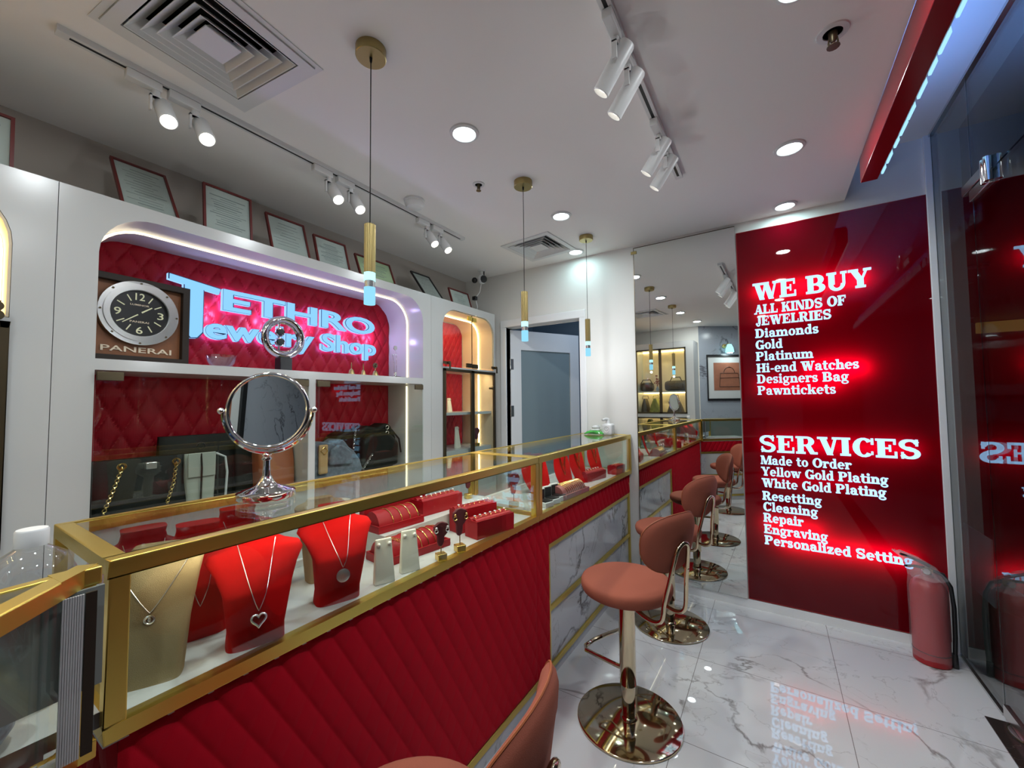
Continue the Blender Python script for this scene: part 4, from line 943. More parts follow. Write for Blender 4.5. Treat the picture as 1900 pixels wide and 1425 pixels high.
def bust(lab, x, y, rz, mat, S=BUST, k=1.0, chain_=None, pend=None, z=DZ, group=None, zp=.08):
    t = thing('necklace_bust', lab, 'necklace bust', (x, y, z), rz, group)
    secs = []
    for (h, hw, f, b) in S:
        P = []
        for j in range(32):
            a = 2*PI*j/32; c, s = math.cos(a), math.sin(a)
            P.append(((f+b)/2+(f-b)/2*abs(c)**.5*(1 if c > 0 else -1), k*hw*abs(s)**.5*(1 if s > 0 else -1), h*k))
        secs.append(P)
    put('bust', MB().loft(secs), mat, t, local=True, smooth=50)
    if chain_:
        pts = []
        top = S[-3][0]; yn = S[-3][1]*.85
        for i in range(25):
            u = -1+2*i/24; y_ = yn*u*(1.0 if abs(u) > .9 else 1)
            z_ = zp+(top-zp)*abs(u)**1.15
            pts.append((bust_front(z_, y_, S)+.0022, y_*k, z_*k))
        n = put('necklace', MB().tube(pts, .0008, 5), chain_, t, local=True, label='fine necklace chain')
        fx = bust_front(zp, 0, S)+.003
        if pend == 'heart':
            H = [(16*math.sin(a)**3, 13*math.cos(a)-5*math.cos(2*a)-2*math.cos(3*a)-math.cos(4*a)) for a in [2*PI*i/28 for i in range(28)]]
            put('heart_pendant', MB().tube([(fx-.0005*b*.25, a*.00085*k, (zp-.018)*k+b*.0009) for a, b in H], .0022, 6, True), 'silver', n, local=True, label='silver open heart pendant')
        if pend == 'disc':
            d = put('medallion', MB().lathe([(.0165, -.002), (.0165, .002), (.014, .003), (0, .003)], (fx+.001, 0, (zp-.020)*k), 24, (1, 0, .12)), 'silver', n, local=True, label='round silver medallion')
        if pend == 'stone':
            put('pendant', MB().torus((fx+.001, 0, (zp-.012)*k), .007, .002, (1, 0, 0), 14, 5).ball((fx+.001, 0, (zp-.012)*k), .005, 8, (.6, 1, 1)), 'silver', n, local=True, label='small stone pendant')
        if pend == 'drop':
            put('pendant', MB().ball((fx+.001, 0, (zp-.012)*k), .006, 8, (.4, .8, 1.3)), 'jewelgold', n, local=True, label='gold drop pendant')
    return t
bust('beige linen necklace bust with a small stone pendant beside the front gold post', -1.03, .298, math.radians(-28), 'linen', FLAT, 1.0, 'silver', 'stone', zp=.13)
bust('red necklace bust wearing the open heart pendant', -1.005, .475, math.radians(-20), 'bustred', BUST, 1.0, 'silver', 'heart', zp=.085)
bust('red necklace bust wearing the round silver medallion', -1.025, .690, math.radians(-20), 'bustred', BUST, 1.0, 'silver', 'disc', zp=.10)
bust('red necklace bust standing behind the heart pendant bust', -1.15, .415, math.radians(-15), 'bustred', BUST, 1.0, 'silver', None)
bust('red necklace bust in the rear row under the table mirror', -1.25, .545, math.radians(-10), 'bustred', BUST, .98, 'silver', None)
bust('dark red necklace bust in the back corner behind the beige bust', -1.235, .34, math.radians(-10), 'redbox', BUST, .98, 'silver', None)
bust('beige necklace bust behind the medallion bust', -1.17, .745, math.radians(-10), 'linen', FLAT, .96, 'jewelgold', None)
t = thing('pearl_stand', 'white round bracelet stand with pearl strands behind the medallion bust', 'bracelet stand', (-1.25, .84, DZ))
put('stand', MB().lathe([(.05, 0), (.05, .008), (.02, .014), (.02, .12), (.045, .14), (.048, .19), (.045, .20), (0, .203)], (-1.25, .84, DZ), 28), 'whiteleather', t)
mb = MB()
for k in range(3):
    for i in range(30):
        a = 2*PI*i/30; mb.ball((-1.25+.051*math.cos(a), .84+.051*math.sin(a), DZ+.150+.013*k), .0052, 6)
put('pearl_strands', mb, 'pearl', t)
def ramp(lab, x, y, z, rz, L, D, n, mat='redbox', gold='jewelgold', group=None, first=.3, blab='thin gold bracelet laid over the red ramp', wid=.0016):
    t = thing('bracelet_ramp', lab, 'bracelet display', (x, y, z), rz, group)
    put('tray', MB().box(-D/2, D/2, -L/2, L/2, 0, .010).box(-D/2, -D/2+.006, -L/2, L/2, .010, .026).box(D/2-.006, D/2, -L/2, L/2, .010, .026).box(-D/2, D/2, -L/2, -L/2+.006, .010, .026).box(-D/2, D/2, L/2-.006, L/2, .010, .026), mat, t, local=True, smooth=0, bevel=.0015)
    R = [(D*.43*math.cos(a), .012+.058*math.sin(a)) for a in [PI*i/16 for i in range(17)]]
    put('pillow', MB().plate(R, [], -L*.46, L*.40, lambda a, b, d: (a, d, b)), mat, t, local=True, bevel=.003)
    bs = []
    for i in range(n):
        y_ = -L*.40+L*first+i*(L*(.74-first)/max(1, n-1))
        sk = .012
        pts = [(D*.435*math.cos(a), y_+sk*math.cos(a), .0135+.0585*math.sin(a)) for a in [PI*(.05+.9*j/14) for j in range(15)]]
        c, s = math.cos(rz), math.sin(rz)
        wp = [(x+c*p[0]-s*p[1], y+s*p[0]+c*p[1], z+p[2]) for p in pts]
        b = put('bracelet', MB().tube(wp, wid, 6), gold, None, label=blab, cat='bracelet', group=blab.replace('bracelet', 'bracelets', 1), loc=wp[7])
    return t
ramp('red bracelet ramp in the front row behind the white earring cards', -1.10, 1.03, DZ, math.radians(-8), .27, .12, 5, blab='thin gold bracelet on the front red ramp behind the white earring cards')
ramp('red bracelet ramp in the rear row above the front one', -1.225, 1.065, .90, math.radians(-6), .20, .11, 4, first=.18, blab='thin gold bracelet on the rear red ramp')
# heavier link bracelet at the near end of the front ramp
t = thing('link_bracelet', 'chunky gold link bracelet draped over the near end of the front red ramp', 'bracelet', (-1.09, .945, DZ+.07))
put('links', chain(MB(), [(-1.09+.055*math.cos(a), .945+.01*math.cos(a)+.012*math.sin(3*a), DZ+.016+.060*math.sin(a)) for a in [PI*(.05+.9*j/12) for j in range(13)]], 22, .0055, .0016), 'jewelgold', t)
ramp('rose tray of closely laid gold bracelets beyond the counter divider', -1.00, 2.13, DZ, math.radians(-4), .30, .12, 11, 'rosebox', 'jewelgold', None, .06, 'thin gold bracelet laid closely on the rose tray beyond the counter divider', .0022)
RP = None
def ring_box(lab, x, y, z, rz, L, D, H, n, rlab, mat='redbox'):
    global RP
    t = thing('ring_box', lab, 'ring box', (x, y, z), rz)
    put('box', MB().box(-D/2, D/2, -L/2, L/2, 0, H-.004).box(-D/2, -D/2+.004, -L/2, L/2, H-.004, H+.006).box(D/2-.004, D/2, -L/2, L/2, H-.004, H+.006).box(-D/2, D/2, -L/2, -L/2+.004, H-.004, H+.006).box(-D/2, D/2, L/2-.004, L/2, H-.004, H+.006), mat, t, local=True, smooth=0, bevel=.0012)
    cush = MB()
    for s in (-1, 1): cush.cyl((s*D*.22, -L/2+.005, H-.003), (s*D*.22, L/2-.005, H-.003), D*.20, n=12)
    put('ring_cushion', cush, mat, t, local=True)
    c, s = math.cos(rz), math.sin(rz)
    for i in range(n):
        u = -L*.40+L*.80*i/(n-1); loc = (x-s*u, y+c*u, z+H+.004)
        if RP is None:
            RP = thing('ring', rlab, 'ring', loc, rz, rlab.replace('ring', 'rings', 1))
            put('band', MB().torus((0, 0, .003), .0085, .0014, (0, 1, 0), 16, 6), 'jewelgold', RP, local=True)
            put('stone', MB().lathe([(.001, -.003), (.0055, .002), (.004, .004), (0, .0042)], (0, 0, .013), 8), 'gem', RP, local=True, label='pale stone')
        else:
            dup(RP, loc, rz+rnd.uniform(-.3, .3), rlab, rlab.replace('ring', 'rings', 1))
    return t
ring_box('front red ring box at the counter divider, the lower of two', -.985, 1.355, DZ, math.radians(-12), .20, .075, .062, 7, 'gold ring standing in the front red ring box at the divider')
ring_box('rear red ring box right behind the front one at the divider', -1.085, 1.375, DZ, math.radians(-12), .20, .070, .088, 7, 'gold ring standing in the rear red ring box at the divider')
ring_box('red ring box on the white step at the back of the near counter', -1.235, 1.315, .90, math.radians(-6), .22, .075, .055, 8, 'gold ring in the red ring box on the back step')
t = thing('jewelry_case', 'plain long red box at the very back behind the ring box', 'box', (-1.295, 1.13, .90))
put('box', B(-1.318, -1.288, .98, 1.30, .90, .985), 'redbox', t, bevel=.002)
ring_box('shallow red ring tray under the red display curves in the far counter', -1.06, 2.62, DZ, math.radians(-10), .24, .10, .05, 7, 'gold ring in the shallow red tray of the far counter')
ring_box('small red ring box by the far end of the counter', -.985, 2.93, DZ, math.radians(-8), .14, .07, .055, 5, 'gold ring in the small red box by the far counter end')
# earring stands in the near counter
ear_card('white leather earring card with pearl studs, the nearer of the two white ones', -.975, .815, DZ, .125, .060, .048, math.radians(-22), None)
ear_card('white leather earring card with pearl studs, the one beside the dark face stand', -.972, .912, DZ, .125, .062, .048, math.radians(-22), None)
face_stand('dark face-shaped stand with pearl earrings beside the white earring cards', -.957, 1.035, DZ, .125, math.radians(-25), None, 1.0, True)
face_stand('dark face-shaped stand with gold earrings beside the red ring boxes', -.955, 1.130, DZ, .150, math.radians(-25), None, 1.05, 'gold')
face_stand('dark curved earring stand on a gold cube behind the counter divider', -1.12, 1.745, DZ, .17, math.radians(-25), None, 1.2, False)
face_stand('small earring stand on a gold cube at the back of the near counter', -1.255, 1.55, .90, .13, math.radians(-25), None, 1.0, False)
# curved necklace displays in the far counter
def easel(lab, x, y, rz, k, n=2):
    t = thing('necklace_display', lab, 'necklace display', (x, y, DZ), rz)
    S = []
    prof = []
    for i in range(15):
        u = i/14; z = .235*u*k; hw = (.040+.030*math.sin(PI*min(1, u*1.0))**.8)*k if u < .8 else (.040+.030*math.sin(PI*.8)**.8)*k*(1-(u-.8)*2.2)
        xx = .055*(1-u)**2-.03*u+.02*u*u; prof.append((xx, hw, z))
        S.append([(xx+dx, sy*hw, z) for dx, sy in ((.008, -.8), (.012, 0), (.008, .8), (.002, 1), (-.004, .8), (-.004, -.8), (.002, -1))])
    put('curve', MB().loft(S), 'bustred', t, local=True, smooth=60)
    for j in range(n):
        zlow = 5+3*j; pts = []
        for i in range(17):
            v = -1+2*i/16; q = zlow+(13-zlow)*abs(v)**1.2; a = int(min(13, q)); g = q-a; p0, p1 = prof[a], prof[min(14, a+1)]
            hw = min(p0[1], .032*k); pts.append((p0[0]+(p1[0]-p0[0])*g+.014, v*hw*(1-.12*j), p0[2]+(p1[2]-p0[2])*g))
        put('necklace', MB().tube(pts, .0022, 5), 'jewelgold', t, local=True, label='gold necklace chain')
    return t
easel('red curved necklace display directly behind the counter divider post', -1.08, 1.93, math.radians(-18), 1.05, 2)
easel('red curved necklace display with a gold drop, second beyond the divider', -1.10, 2.26, math.radians(-18), 1.0, 2)
easel('red curved necklace display in the middle of the far counter', -1.11, 2.50, math.radians(-18), 1.0, 2)
easel('red curved necklace display farthest along, near the mirror wall', -1.11, 2.80, math.radians(-18), .98, 3)
easel('red curved necklace display in the rear row of the far counter', -1.24, 2.10, math.radians(-10), .95, 1)
for i, y in enumerate((1.83, 1.905, 1.98)):
    t = thing('ring_case', ('open white ring case with black lining, nearest the divider post', 'open white ring case with black lining, middle of the three', 'open white ring case with black lining, beside the rose bracelet tray')[i], 'ring case', (-.985, y, DZ), math.radians(-15))
    put('base', B(-.030, .030, -.030, .030, 0, .026), 'whiteplastic', t, local=True, bevel=.003)
    put('lid', B(-.044, -.030, -.030, .030, .02, .084), 'whiteplastic', t, local=True, bevel=.003)
    put('lining', B(-.026, .026, -.026, .026, .0255, .032).box(-.031, -.028, -.025, .025, .030, .078), 'black', t, local=True)
# things standing on the counter tops
mp = (-1.19, .585)
t = thing('table_mirror', 'round chrome swivel mirror standing on the near glass counter', 'mirror', (mp[0], mp[1], TZ))
put('base', MB().lathe([(.070, 0), (.072, .003), (.072, .017), (.068, .020), (.060, .022), (.052, .026), (.038, .030), (.026, .036), (.017, .048), (.012, .060)], (mp[0], mp[1], TZ), 36), 'chrome', t)
put('stem', MB().lathe([(.012, .055), (.0100, .064), (.0090, .088), (.0090, .102), (.013, .104), (.013, .108), (.009, .112), (.012, .118), (.009, .124), (.0075, .134)], (mp[0], mp[1], TZ), 20), 'chrome', t)
ax = Vector((.70, -.71, .0)).normalized(); tilt = Vector((ax.x, ax.y, .08)).normalized(); mc = Vector((mp[0]+.004, mp[1], TZ+.240))
sd = Vector((0, 0, 1)).cross(ax).normalized(); upv = tilt.cross(sd).normalized()
R = .102; arc = [mc+sd*((R+.012)*math.cos(a))+Vector((0, 0, 1))*((R+.012)*math.sin(a)) for a in [PI+PI*i/24 for i in range(25)]]
put('yoke', MB().tube(arc, [.0045+.003*math.sin(PI*i/24) for i in range(25)], 8), 'chrome', t)
for s in (-1, 1): put('pivot', MB().ball(mc+sd*s*(R+.016), .009, 10).cyl(mc+sd*s*(R-.004), mc+sd*s*(R+.012), .004), 'chrome', t)
rm = put('rim', MB().torus(mc, R, .006, tilt, 56, 10), 'chrome', t)
put('mirror_glass', MB().lathe([(R-.002, -.003), (R-.002, .002), (0, .002)], mc, 56, tilt), 'mirror', rm, label='round mirror glass')
t = thing('soap_dispenser', 'small white automatic foam dispenser on the far counter by the wall', 'dispenser', (-1.08, 3.05, TZ))
put('body', MB().box(-1.125, -1.04, 3.01, 3.09, TZ, TZ+.085), 'whiteplastic', t, bevel=.016, seg=4)
put('grille', MB().lathe([(.024, 0), (.024, .003), (.020, .003), (.018, .001), (.012, .001), (.010, .003), (.004, .003), (0, .001)], (-1.082, 3.0105, TZ+.042), 24, (0, -1, 0)), 'fixture', t)
put('neck', MB().lathe([(.022, .072), (.018, .085), (.016, .118), (.0, .12)], (-1.085, 3.055, TZ), 18), 'whiteplastic', t)
put('spout', MB().tube([(-1.085, 3.055, TZ+.115), (-1.095, 3.03, TZ+.120), (-1.11, 3.0, TZ+.112)], [.013, .011, .009], 10), 'whiteplastic', t)
t = thing('wet_wipes', 'green and white soft pack of wipes lying on the far counter', 'wipes', (-1.18, 3.03, TZ))
P = []
for i in range(9):
    u = i/8; x = -1.255+.15*u; h = .008+.026*math.sin(PI*u)**.5
    P.append([(x, 3.03+.045*math.cos(a), TZ+.001+max(0, h*(.5+.5*math.sin(a))+(.004*math.sin(9*u+a*3)))) for a in [2*PI*j/14 for j in range(14)]])
put('pack', MB().loft(P), 'plasticgreen', t)
put('lid', B(-1.205, -1.14, 3.005, 3.055, TZ+.030, TZ+.042), 'whiteplastic', t, bevel=.004)
put('tissue', MB().lathe([(.028, 0), (.034, .02), (.020, .034), (.0, .036)], (-1.175, 3.035, TZ+.036), 9), 'paper', t)

# ------------------------------------------------------------------ stools
def stool(lab, x, y, rz, h=.60):
    """local +X is the side the back stands on"""
    t = thing('bar_stool', lab, 'bar stool', (x, y, 0), rz, None)
    put('base', MB().lathe([(.215, 0), (.218, .003), (.217, .008), (.213, .0105), (.036, .0115), (.033, .018), (.029, .022)], (0, 0, 0), 64), 'champagne', t, local=True, label='polished champagne metal disc base')
    c = put('column', MB().lathe([(.028, .02), (.028, .155), (.0275, .156)], (0, 0, 0), 28), 'champagne', t, local=True)
    put('outer_tube', MB().lathe([(.033, .150), (.0345, .153), (.0345, h-.07), (.05, h-.06)], (0, 0, 0), 28), 'champagne', t, local=True)
    fp = [(-.025, .03, .345), (-.10, .06, .34), (-.205, .10, .245), (-.225, .085, .225), (-.225, -.085, .225), (-.205, -.10, .22), (-.10, -.05, .215), (-.025, -.02, .21)]
    fp = [(-.030, .028, .30), (-.10, .065, .30), (-.20, .115, .27), (-.222, .10, .255), (-.228, 0, .25), (-.222, -.10, .255), (-.20, -.115, .27), (-.10, -.065, .30), (-.030, -.028, .30)]
    fp = [(-.028, .012, .335), (-.08, .045, .325), (-.19, .085, .245), (-.222, .075, .222), (-.235, .03, .212), (-.228, -.03, .208), (-.205, -.05, .207), (-.08, -.025, .207), (-.028, -.010, .207)]
    put('footrest', MB().tube(fp, .0095, 8), 'champagne', t, local=True)
    R = .192; n = 48
    pr = [(.001, 0), (.12, 0), (.172, .003), (.186, .012), (.192, .028), (.192, .042), (.187, .053), (.176, .059), (.15, .062), (.08, .064), (.001, .064)]
    seat = MB().lathe(pr, (0, 0, h-.064), n)
    put('seat', seat, 'pink', t, local=True, smooth=60)
    put('seat_plate', MB().lathe([(.13, 0), (.13, .012)], (0, 0, h-.078), 28), 'champagne', t, local=True)
    # curved pad
    S = []; nv, nu = 17, 28
    zc = h+.215; hh = .115; hw = .165
    ring_ = []
    for j in range(36):
        a = 2*PI*j/36; c_, s_ = math.cos(a), math.sin(a); e = .92
        u = hw*abs(c_)**e*(1 if c_ > 0 else -1); v = hh*abs(s_)**e*(1 if s_ > 0 else -1)
        if v > 0: v += .012*(abs(u)/hw)**2
        u *= 1+.07*(v/hh); ring_.append((u, v))
    def P(u, v, d):
        r_ = .30; th = u/r_; x_ = .235-.0+(v+hh)*.16; rr = r_+d
        return (x_-r_+rr*math.cos(th)-0, rr*math.sin(th), zc+v)
    prof = [(.02, .019), (.55, .020), (.80, .017), (.93, .010), (1.0, 0), (.93, -.010), (.80, -.016), (.55, -.019), (.02, -.019)]
    put('backrest', MB().loft([[P(u*k, v*k, d) for u, v in ring_] for k, d in prof]), 'pink', t, local=True, smooth=70)
    put('back_piping', MB().tube([P(u*1.002, v*1.002, 0) for u, v in ring_], .0022, 5, True), 'tanleather', t, local=True, label='darker seam around the back')
    fr_ = []
    for s in (1,):
        pts = [(.05, .055, h-.07), (.15, .07, h-.085), (.205, .07, h-.085), (.235, .07, h-.06), (.244, .068, h-.0), (.256, .055, h+.07), (.276, .040, h+.17), (.284, .028, h+.208), (.287, 0, h+.222)]
        full = pts+[(a, -b, c_) for a, b, c_ in reversed(pts[:-1])]
        # round the polyline
        sm = []
        for i in range(len(full)-1):
            p0 = Vector(full[max(0, i-1)]); p1 = Vector(full[i]); p2 = Vector(full[i+1]); p3 = Vector(full[min(len(full)-1, i+2)])
            for k in range(4):
                q = k/4; sm.append(.5*((2*p1)+(p2-p0)*q+(2*p0-5*p1+4*p2-p3)*q*q+(3*p1-p0-3*p2+p3)*q**3))
        sm.append(Vector(full[-1]))
        put('back_frame', MB().tube(sm, .0085, 10), 'champagne', t, local=True, label='bent champagne tube carrying the back')
    for z in (h+.11,):
        for s in (-1, 1): put('screw', MB().ball((.268, s*.048, z), .006, 8), 'champagne', t, local=True)
    return t
stool('rose velvet bar stool in mid-floor, its whole round base in view', -.565, 1.775, math.radians(-24))
stool('rose velvet bar stool beside the mirror, half hidden behind the middle stool', -.575, 2.65, math.radians(-24))
stool('rose velvet bar stool cut off by the bottom picture edge', -.591, .539, math.radians(8), .57)
stool('rose velvet bar stool by the angled counter, seen only in the tall mirror', -.02, -.02, math.radians(62), .62)

# ------------------------------------------------------------------ ceiling fittings
def pendant(lab, x, y):
    t = thing('pendant_lamp', lab, 'pendant lamp', (x, y, CZ), 0, 'brass hanging lamps over the counter')
    put('canopy', MB().lathe([(.050, 0), (.050, -.030), (.048, -.032), (.0, -.032)], (0, 0, 0), 36), 'brass', t, local=True, label='round satin brass ceiling cup')
    put('cord', MB().cyl((0, 0, -.03), (0, 0, -.615), .0018, n=8).lathe([(.005, -.032), (.004, -.045), (.0018, -.05)], (0, 0, 0), 10), 'cord', t, local=True, label='thin dark cord')
    n = 48; secs = []
    for z in (-.612, -.615, -.772, -.775):
        secs.append([((.0185 if i % 4 < 2 else .0168)*math.cos(2*PI*i/n), (.0185 if i % 4 < 2 else .0168)*math.sin(2*PI*i/n), z) for i in range(n)])
    put('tube', MB().loft(secs), 'brass', t, local=True, smooth=20, label='fluted satin brass tube')
    put('light_ring', MB().cyl((0, 0, -.775), (0, 0, -.802), .0185, n=28), 'acrylic', t, local=True, label='glowing ring')
    put('spacer', MB().cyl((0, 0, -.802), (0, 0, -.824), .0165, n=24), 'steel', t, local=True)
    put('light_tip', MB().cyl((0, 0, -.824), (0, 0, -.880), .0185, n=28), 'acrylicdim', t, local=True, label='glowing pale blue tip')
    l = bpy.data.lights.new('lamp', 'POINT'); l.energy = 2.8; l.color = (.92, .97, 1); l.shadow_soft_size = .008
    lo = bpy.data.objects.new('lamp', l); COL.objects.link(lo); lo.parent = t; lo.location = (0, 0, -.905)
    return t
LP = ('brass hanging lamp nearest the camera, in front of the shop sign', 'brass hanging lamp in the middle, in front of the doorway', 'brass hanging lamp farthest away, beside the tall mirror', )
for i, y in enumerate((.865, 1.866, 2.755)): pendant(LP[i], -1.115, y)
DL = [(-1.125, 1.375), (-1.12, 2.35), (-1.30, 2.99), (.105, 2.322), (.10, 3.01), (-1.12, .38), (.10, 1.40), (.10, .45), (-1.05, -.42), (-.10, -.55)]
DLN = ['round ceiling downlight between the first and second hanging lamps', 'round ceiling downlight before the square vent, right of the middle hanging lamp', 'round ceiling downlight against the far white wall by the vent', 'round ceiling downlight left of the red beam end', 'round ceiling downlight right above the red sign panel',
       'ceiling downlight over the near counter, seen only in the mirror', 'ceiling downlight over the middle of the floor, behind the camera side', 'ceiling downlight above the camera', 'ceiling downlight by the mirrored bag cabinet', 'ceiling downlight near the angled marble wall']
for i, (x, y) in enumerate(DL):
    t = thing('downlight', DLN[i], 'ceiling light', (x, y, CZ), 0, 'recessed ceiling downlights')
    put('trim_ring', MB().lathe([(.066, 0), (.064, -.006), (.052, -.010), (.048, -.004)], (x, y, CZ), 36), 'fixture', t)
    put('diffuser', MB().lathe([(.050, -.005), (0, -.005)], (x, y, CZ), 32), 'downlight', t, label='glowing cool white disc')
    area('lamp', (x, y, CZ-.011), (0, 0, -1), .09, 5.8 if y < 2.9 else (1.0 if x < 0 else 1.5), (.90, .97, 1) if y < 2.9 else (.60, .95, 1), t)
def track(lab, x, y0, y1):
    t = thing('lighting_track', lab, 'track', (x, (y0+y1)/2, CZ))
    put('rail', MB().box(x-.018, x-.006, y0+.03, y1-.03, CZ-.020, CZ).box(x+.006, x+.018, y0+.03, y1-.03, CZ-.020, CZ).box(x-.018, x+.018, y0, y0+.03, CZ-.02, CZ).box(x-.018, x+.018, y1-.03, y1, CZ-.02, CZ), 'fixture', t, smooth=0)
    put('slot', B(x-.006, x+.006, y0+.03, y1-.03, CZ-.0195, CZ-.001), 'black', t, smooth=0)
    return t
track('long white ceiling track over the wall cabinets', -1.875, .26, 2.27)
track('white ceiling track right of the middle, carrying grey-white spot tubes', -.385, -.3, 2.28)
def spotlight(lab, x, y, dx, L, r, power, warm=True, dy=0, grp=None):
    """adaptor on the track at x, y; the head tilts dx to the side"""
    t = thing('track_spotlight', lab, 'spotlight', (x, y, CZ-.02), 0, grp)
    put('adaptor', B(x-.016, x+.016, y-.055, y+.045, CZ-.052, CZ-.021), 'fixture', t, bevel=.003)
    d = Vector((dx, dy, -1)).normalized(); s = 1 if dx > 0 else -1
    pv = Vector((x+.004*s, y+.03, CZ-.105))
    put('arm', MB().cyl((x, y+.03, CZ-.05), (x, y+.03, CZ-.075), .012).box(x-.008, x+.008, y+.012, y+.018, CZ-.13, CZ-.07).box(x-.008, x+.008, y+.012, y+.045, CZ-.075, CZ-.068), 'fixture', t)
    c = Vector((x+.006*s, y+.045+r*.35, CZ-.115)); a = c-d*L*.40; b = c+d*L*.60
    h = put('head', MB().lathe([(r*.9, 0), (r, .006), (r, L), (r*.88, L+.002), (r*.80, L-.016)], a, 28, d), 'fixture', t)
    put('lens', MB().lathe([(r*.80, L-.012), (r*.3, L-.016), (0, L-.018)], a, 24, d), 'spotlens' if warm else 'spotlensdim', h, label='glowing lens')
    spot('lamp', b+d*.006, d, power, 62 if warm else 50, (1, .86, .62) if warm else (1, .93, .82), t, .8, .02)
SP = [('warm spotlight nearest the camera on the left track', .48), ('warm spotlight right beside the nearest one on the left track', .60), ('warm spotlight of the middle left-track pair, the nearer one', 1.17), ('warm spotlight of the middle left-track pair, the farther one', 1.30), ('warm spotlight of the far left-track pair, nearer the smoke detector', 1.87), ('warm spotlight at the far end of the left track', 2.00)]
for lab, y in SP: spotlight(lab, -1.875, y, .75, .115, .029, 10, True, grp='warm spotlights on the left track')
SP = [('grey-white spot tube highest on the right track', 1.20), ('grey-white spot tube second on the right track, just below the highest', 1.33), ('grey-white spot tube of the lower right-track pair, the nearer one', 1.77), ('unlit-looking spot tube at the far end of the right track', 1.92)]
for lab, y in SP: spotlight(lab, -.385, y, -.72, .155, .027, 14, False, grp='spot tubes on the right track')
def vent(lab, v):
    cx, cyy, rz = v
    t = thing('air_vent', lab, 'air vent', (cx, cyy, CZ), rz)
    def ringq(h0, z0, h1, z1):
        a = [(-h0, -h0), (h0, -h0), (h0, h0), (-h0, h0)]; b = [(-h1, -h1), (h1, -h1), (h1, h1), (-h1, h1)]
        return MB().add([(p[0], p[1], z0) for p in a]+[(p[0], p[1], z1) for p in b], [(i, (i+1) % 4, 4+(i+1) % 4, 4+i) for i in range(4)])
    put('flange', MB().plate(rect(-.215, .215, -.215, .215), [rect(-.178, .178, -.178, .178)], -.008, 0, XY).join(ringq(.182, -.008, .178, .03)), 'fixture', t, local=True, smooth=0)
    for k, h in enumerate((.160, .130, .100, .070)):
        v_ = put('louver', ringq(h+.010, -.006, h-.026, .034).join(ringq(h+.013, -.007, h+.010, -.006)), 'fixture', t, local=True, smooth=0)
        sm = v_.modifiers.new('solid', 'SOLIDIFY'); sm.thickness = .002
    put('centre_plate', MB().box(-.055, .055, -.055, .055, -.006, -.002).join(ringq(.055, -.004, .03, .03)), 'fixture', t, local=True, smooth=0)
    dk = ringq(.185, .03, .185, .16).join(MB().add([(-.185, -.185, .16), (.185, -.185, .16), (.185, .185, .16), (-.185, .185, .16)], [(0, 1, 2, 3)]))
    put('duct', dk, 'dark', t, local=True, smooth=0)
vent('large square white ceiling vent at the upper left', V1)
vent('square white ceiling vent in the distance behind the middle hanging lamp', V2)
put('ceiling_hatch', MB().plate(rect(-.235, .235, -.235, .235), [rect(-.217, .217, -.217, .217)], -.003, -.0005, XY), 'fixture', None, 'thin plaster rim around the large ceiling vent', 'vent rim', loc=(V1[0], V1[1], CZ), local=True, rz=V1[2], smooth=0)
def sprinkler(lab, x, y, k):
    t = thing('sprinkler', lab, 'sprinkler', (x, y, CZ))
    put('escutcheon', MB().lathe([(.040*k, 0), (.038*k, -.004), (.024*k, -.005), (.024*k, -.001)], (x, y, CZ), 28), 'fixture', t)
    put('recess', MB().lathe([(.0235*k, -.0015), (0, -.0015)], (x, y, CZ), 24), 'dark', t)
    put('head', MB().lathe([(.012*k, 0), (.010*k, -.02*k), (.005*k, -.03*k)], (x, y, CZ), 14), 'darkbronze', t)
    put('frame_arms', MB().tube([(x-.009*k, y, CZ-.018*k), (x-.011*k, y, CZ-.032*k), (x, y, CZ-.042*k), (x+.011*k, y, CZ-.032*k), (x+.009*k, y, CZ-.018*k)], .0025*k, 6), 'darkbronze', t)
    put('deflector', MB().lathe([(.016*k, -.042*k), (.016*k, -.044*k), (0, -.045*k)], (x, y, CZ), 12), 'darkbronze', t)
sprinkler('black fire sprinkler in the ceiling above the middle hanging lamp', -1.334, 1.752, .85)
sprinkler('black fire sprinkler in the ceiling near the red beam', .205, 1.66, 1.15)
t = thing('smoke_detector', 'round white smoke detector beside the left track', 'smoke detector', (-1.76, 1.68, CZ))
put('base', MB().lathe([(.062, 0), (.062, -.012), (.060, -.013)], (-1.76, 1.68, CZ), 32), 'whiteplastic', t)
put('body', MB().lathe([(.056, -.012), (.055, -.028), (.045, -.044), (.030, -.048), (0, -.049)], (-1.76, 1.68, CZ), 32), 'whiteplastic', t)
t = thing('security_camera', 'white swivel security camera with black face under the ceiling corner', 'security camera', (-2.20, 2.93, CZ))
put('mount', MB().cyl((-2.20, 2.93, CZ), (-2.20, 2.93, CZ-.012), .035, n=24).cyl((-2.20, 2.93, CZ-.012), (-2.20, 2.93, CZ-.05), .012), 'whiteplastic', t)
put('body', MB().ball((-2.20, 2.93, CZ-.085), .045, 20, (1, 1, .95)), 'whiteplastic', t)
put('lens_face', MB().lathe([(.034, .026), (.032, .036), (.02, .045), (0, .047)], (-2.20, 2.93, CZ-.085), 24, (.93, -.34, -.12)), 'black', t)
put('side_pod', MB().ball((-2.262, 2.90, CZ-.09), .026, 14), 'black', t)
put('antenna', MB().cyl((-2.185, 2.94, CZ-.06), (-2.185, 2.94, CZ-.005), .006), 'black', t)
t = thing('camera_cable', 'thin black and white cable hanging from the security camera', 'cable', (-2.22, 2.95, 2.3))
put('cable', MB().tube([(-2.21, 2.93, CZ-.12), (-2.24, 2.95, 2.38), (-2.27, 2.92, 2.32), (-2.26, 2.94, 2.24), (-2.30, 2.95, 2.185)], .004, 6), 'whiteplastic', t)
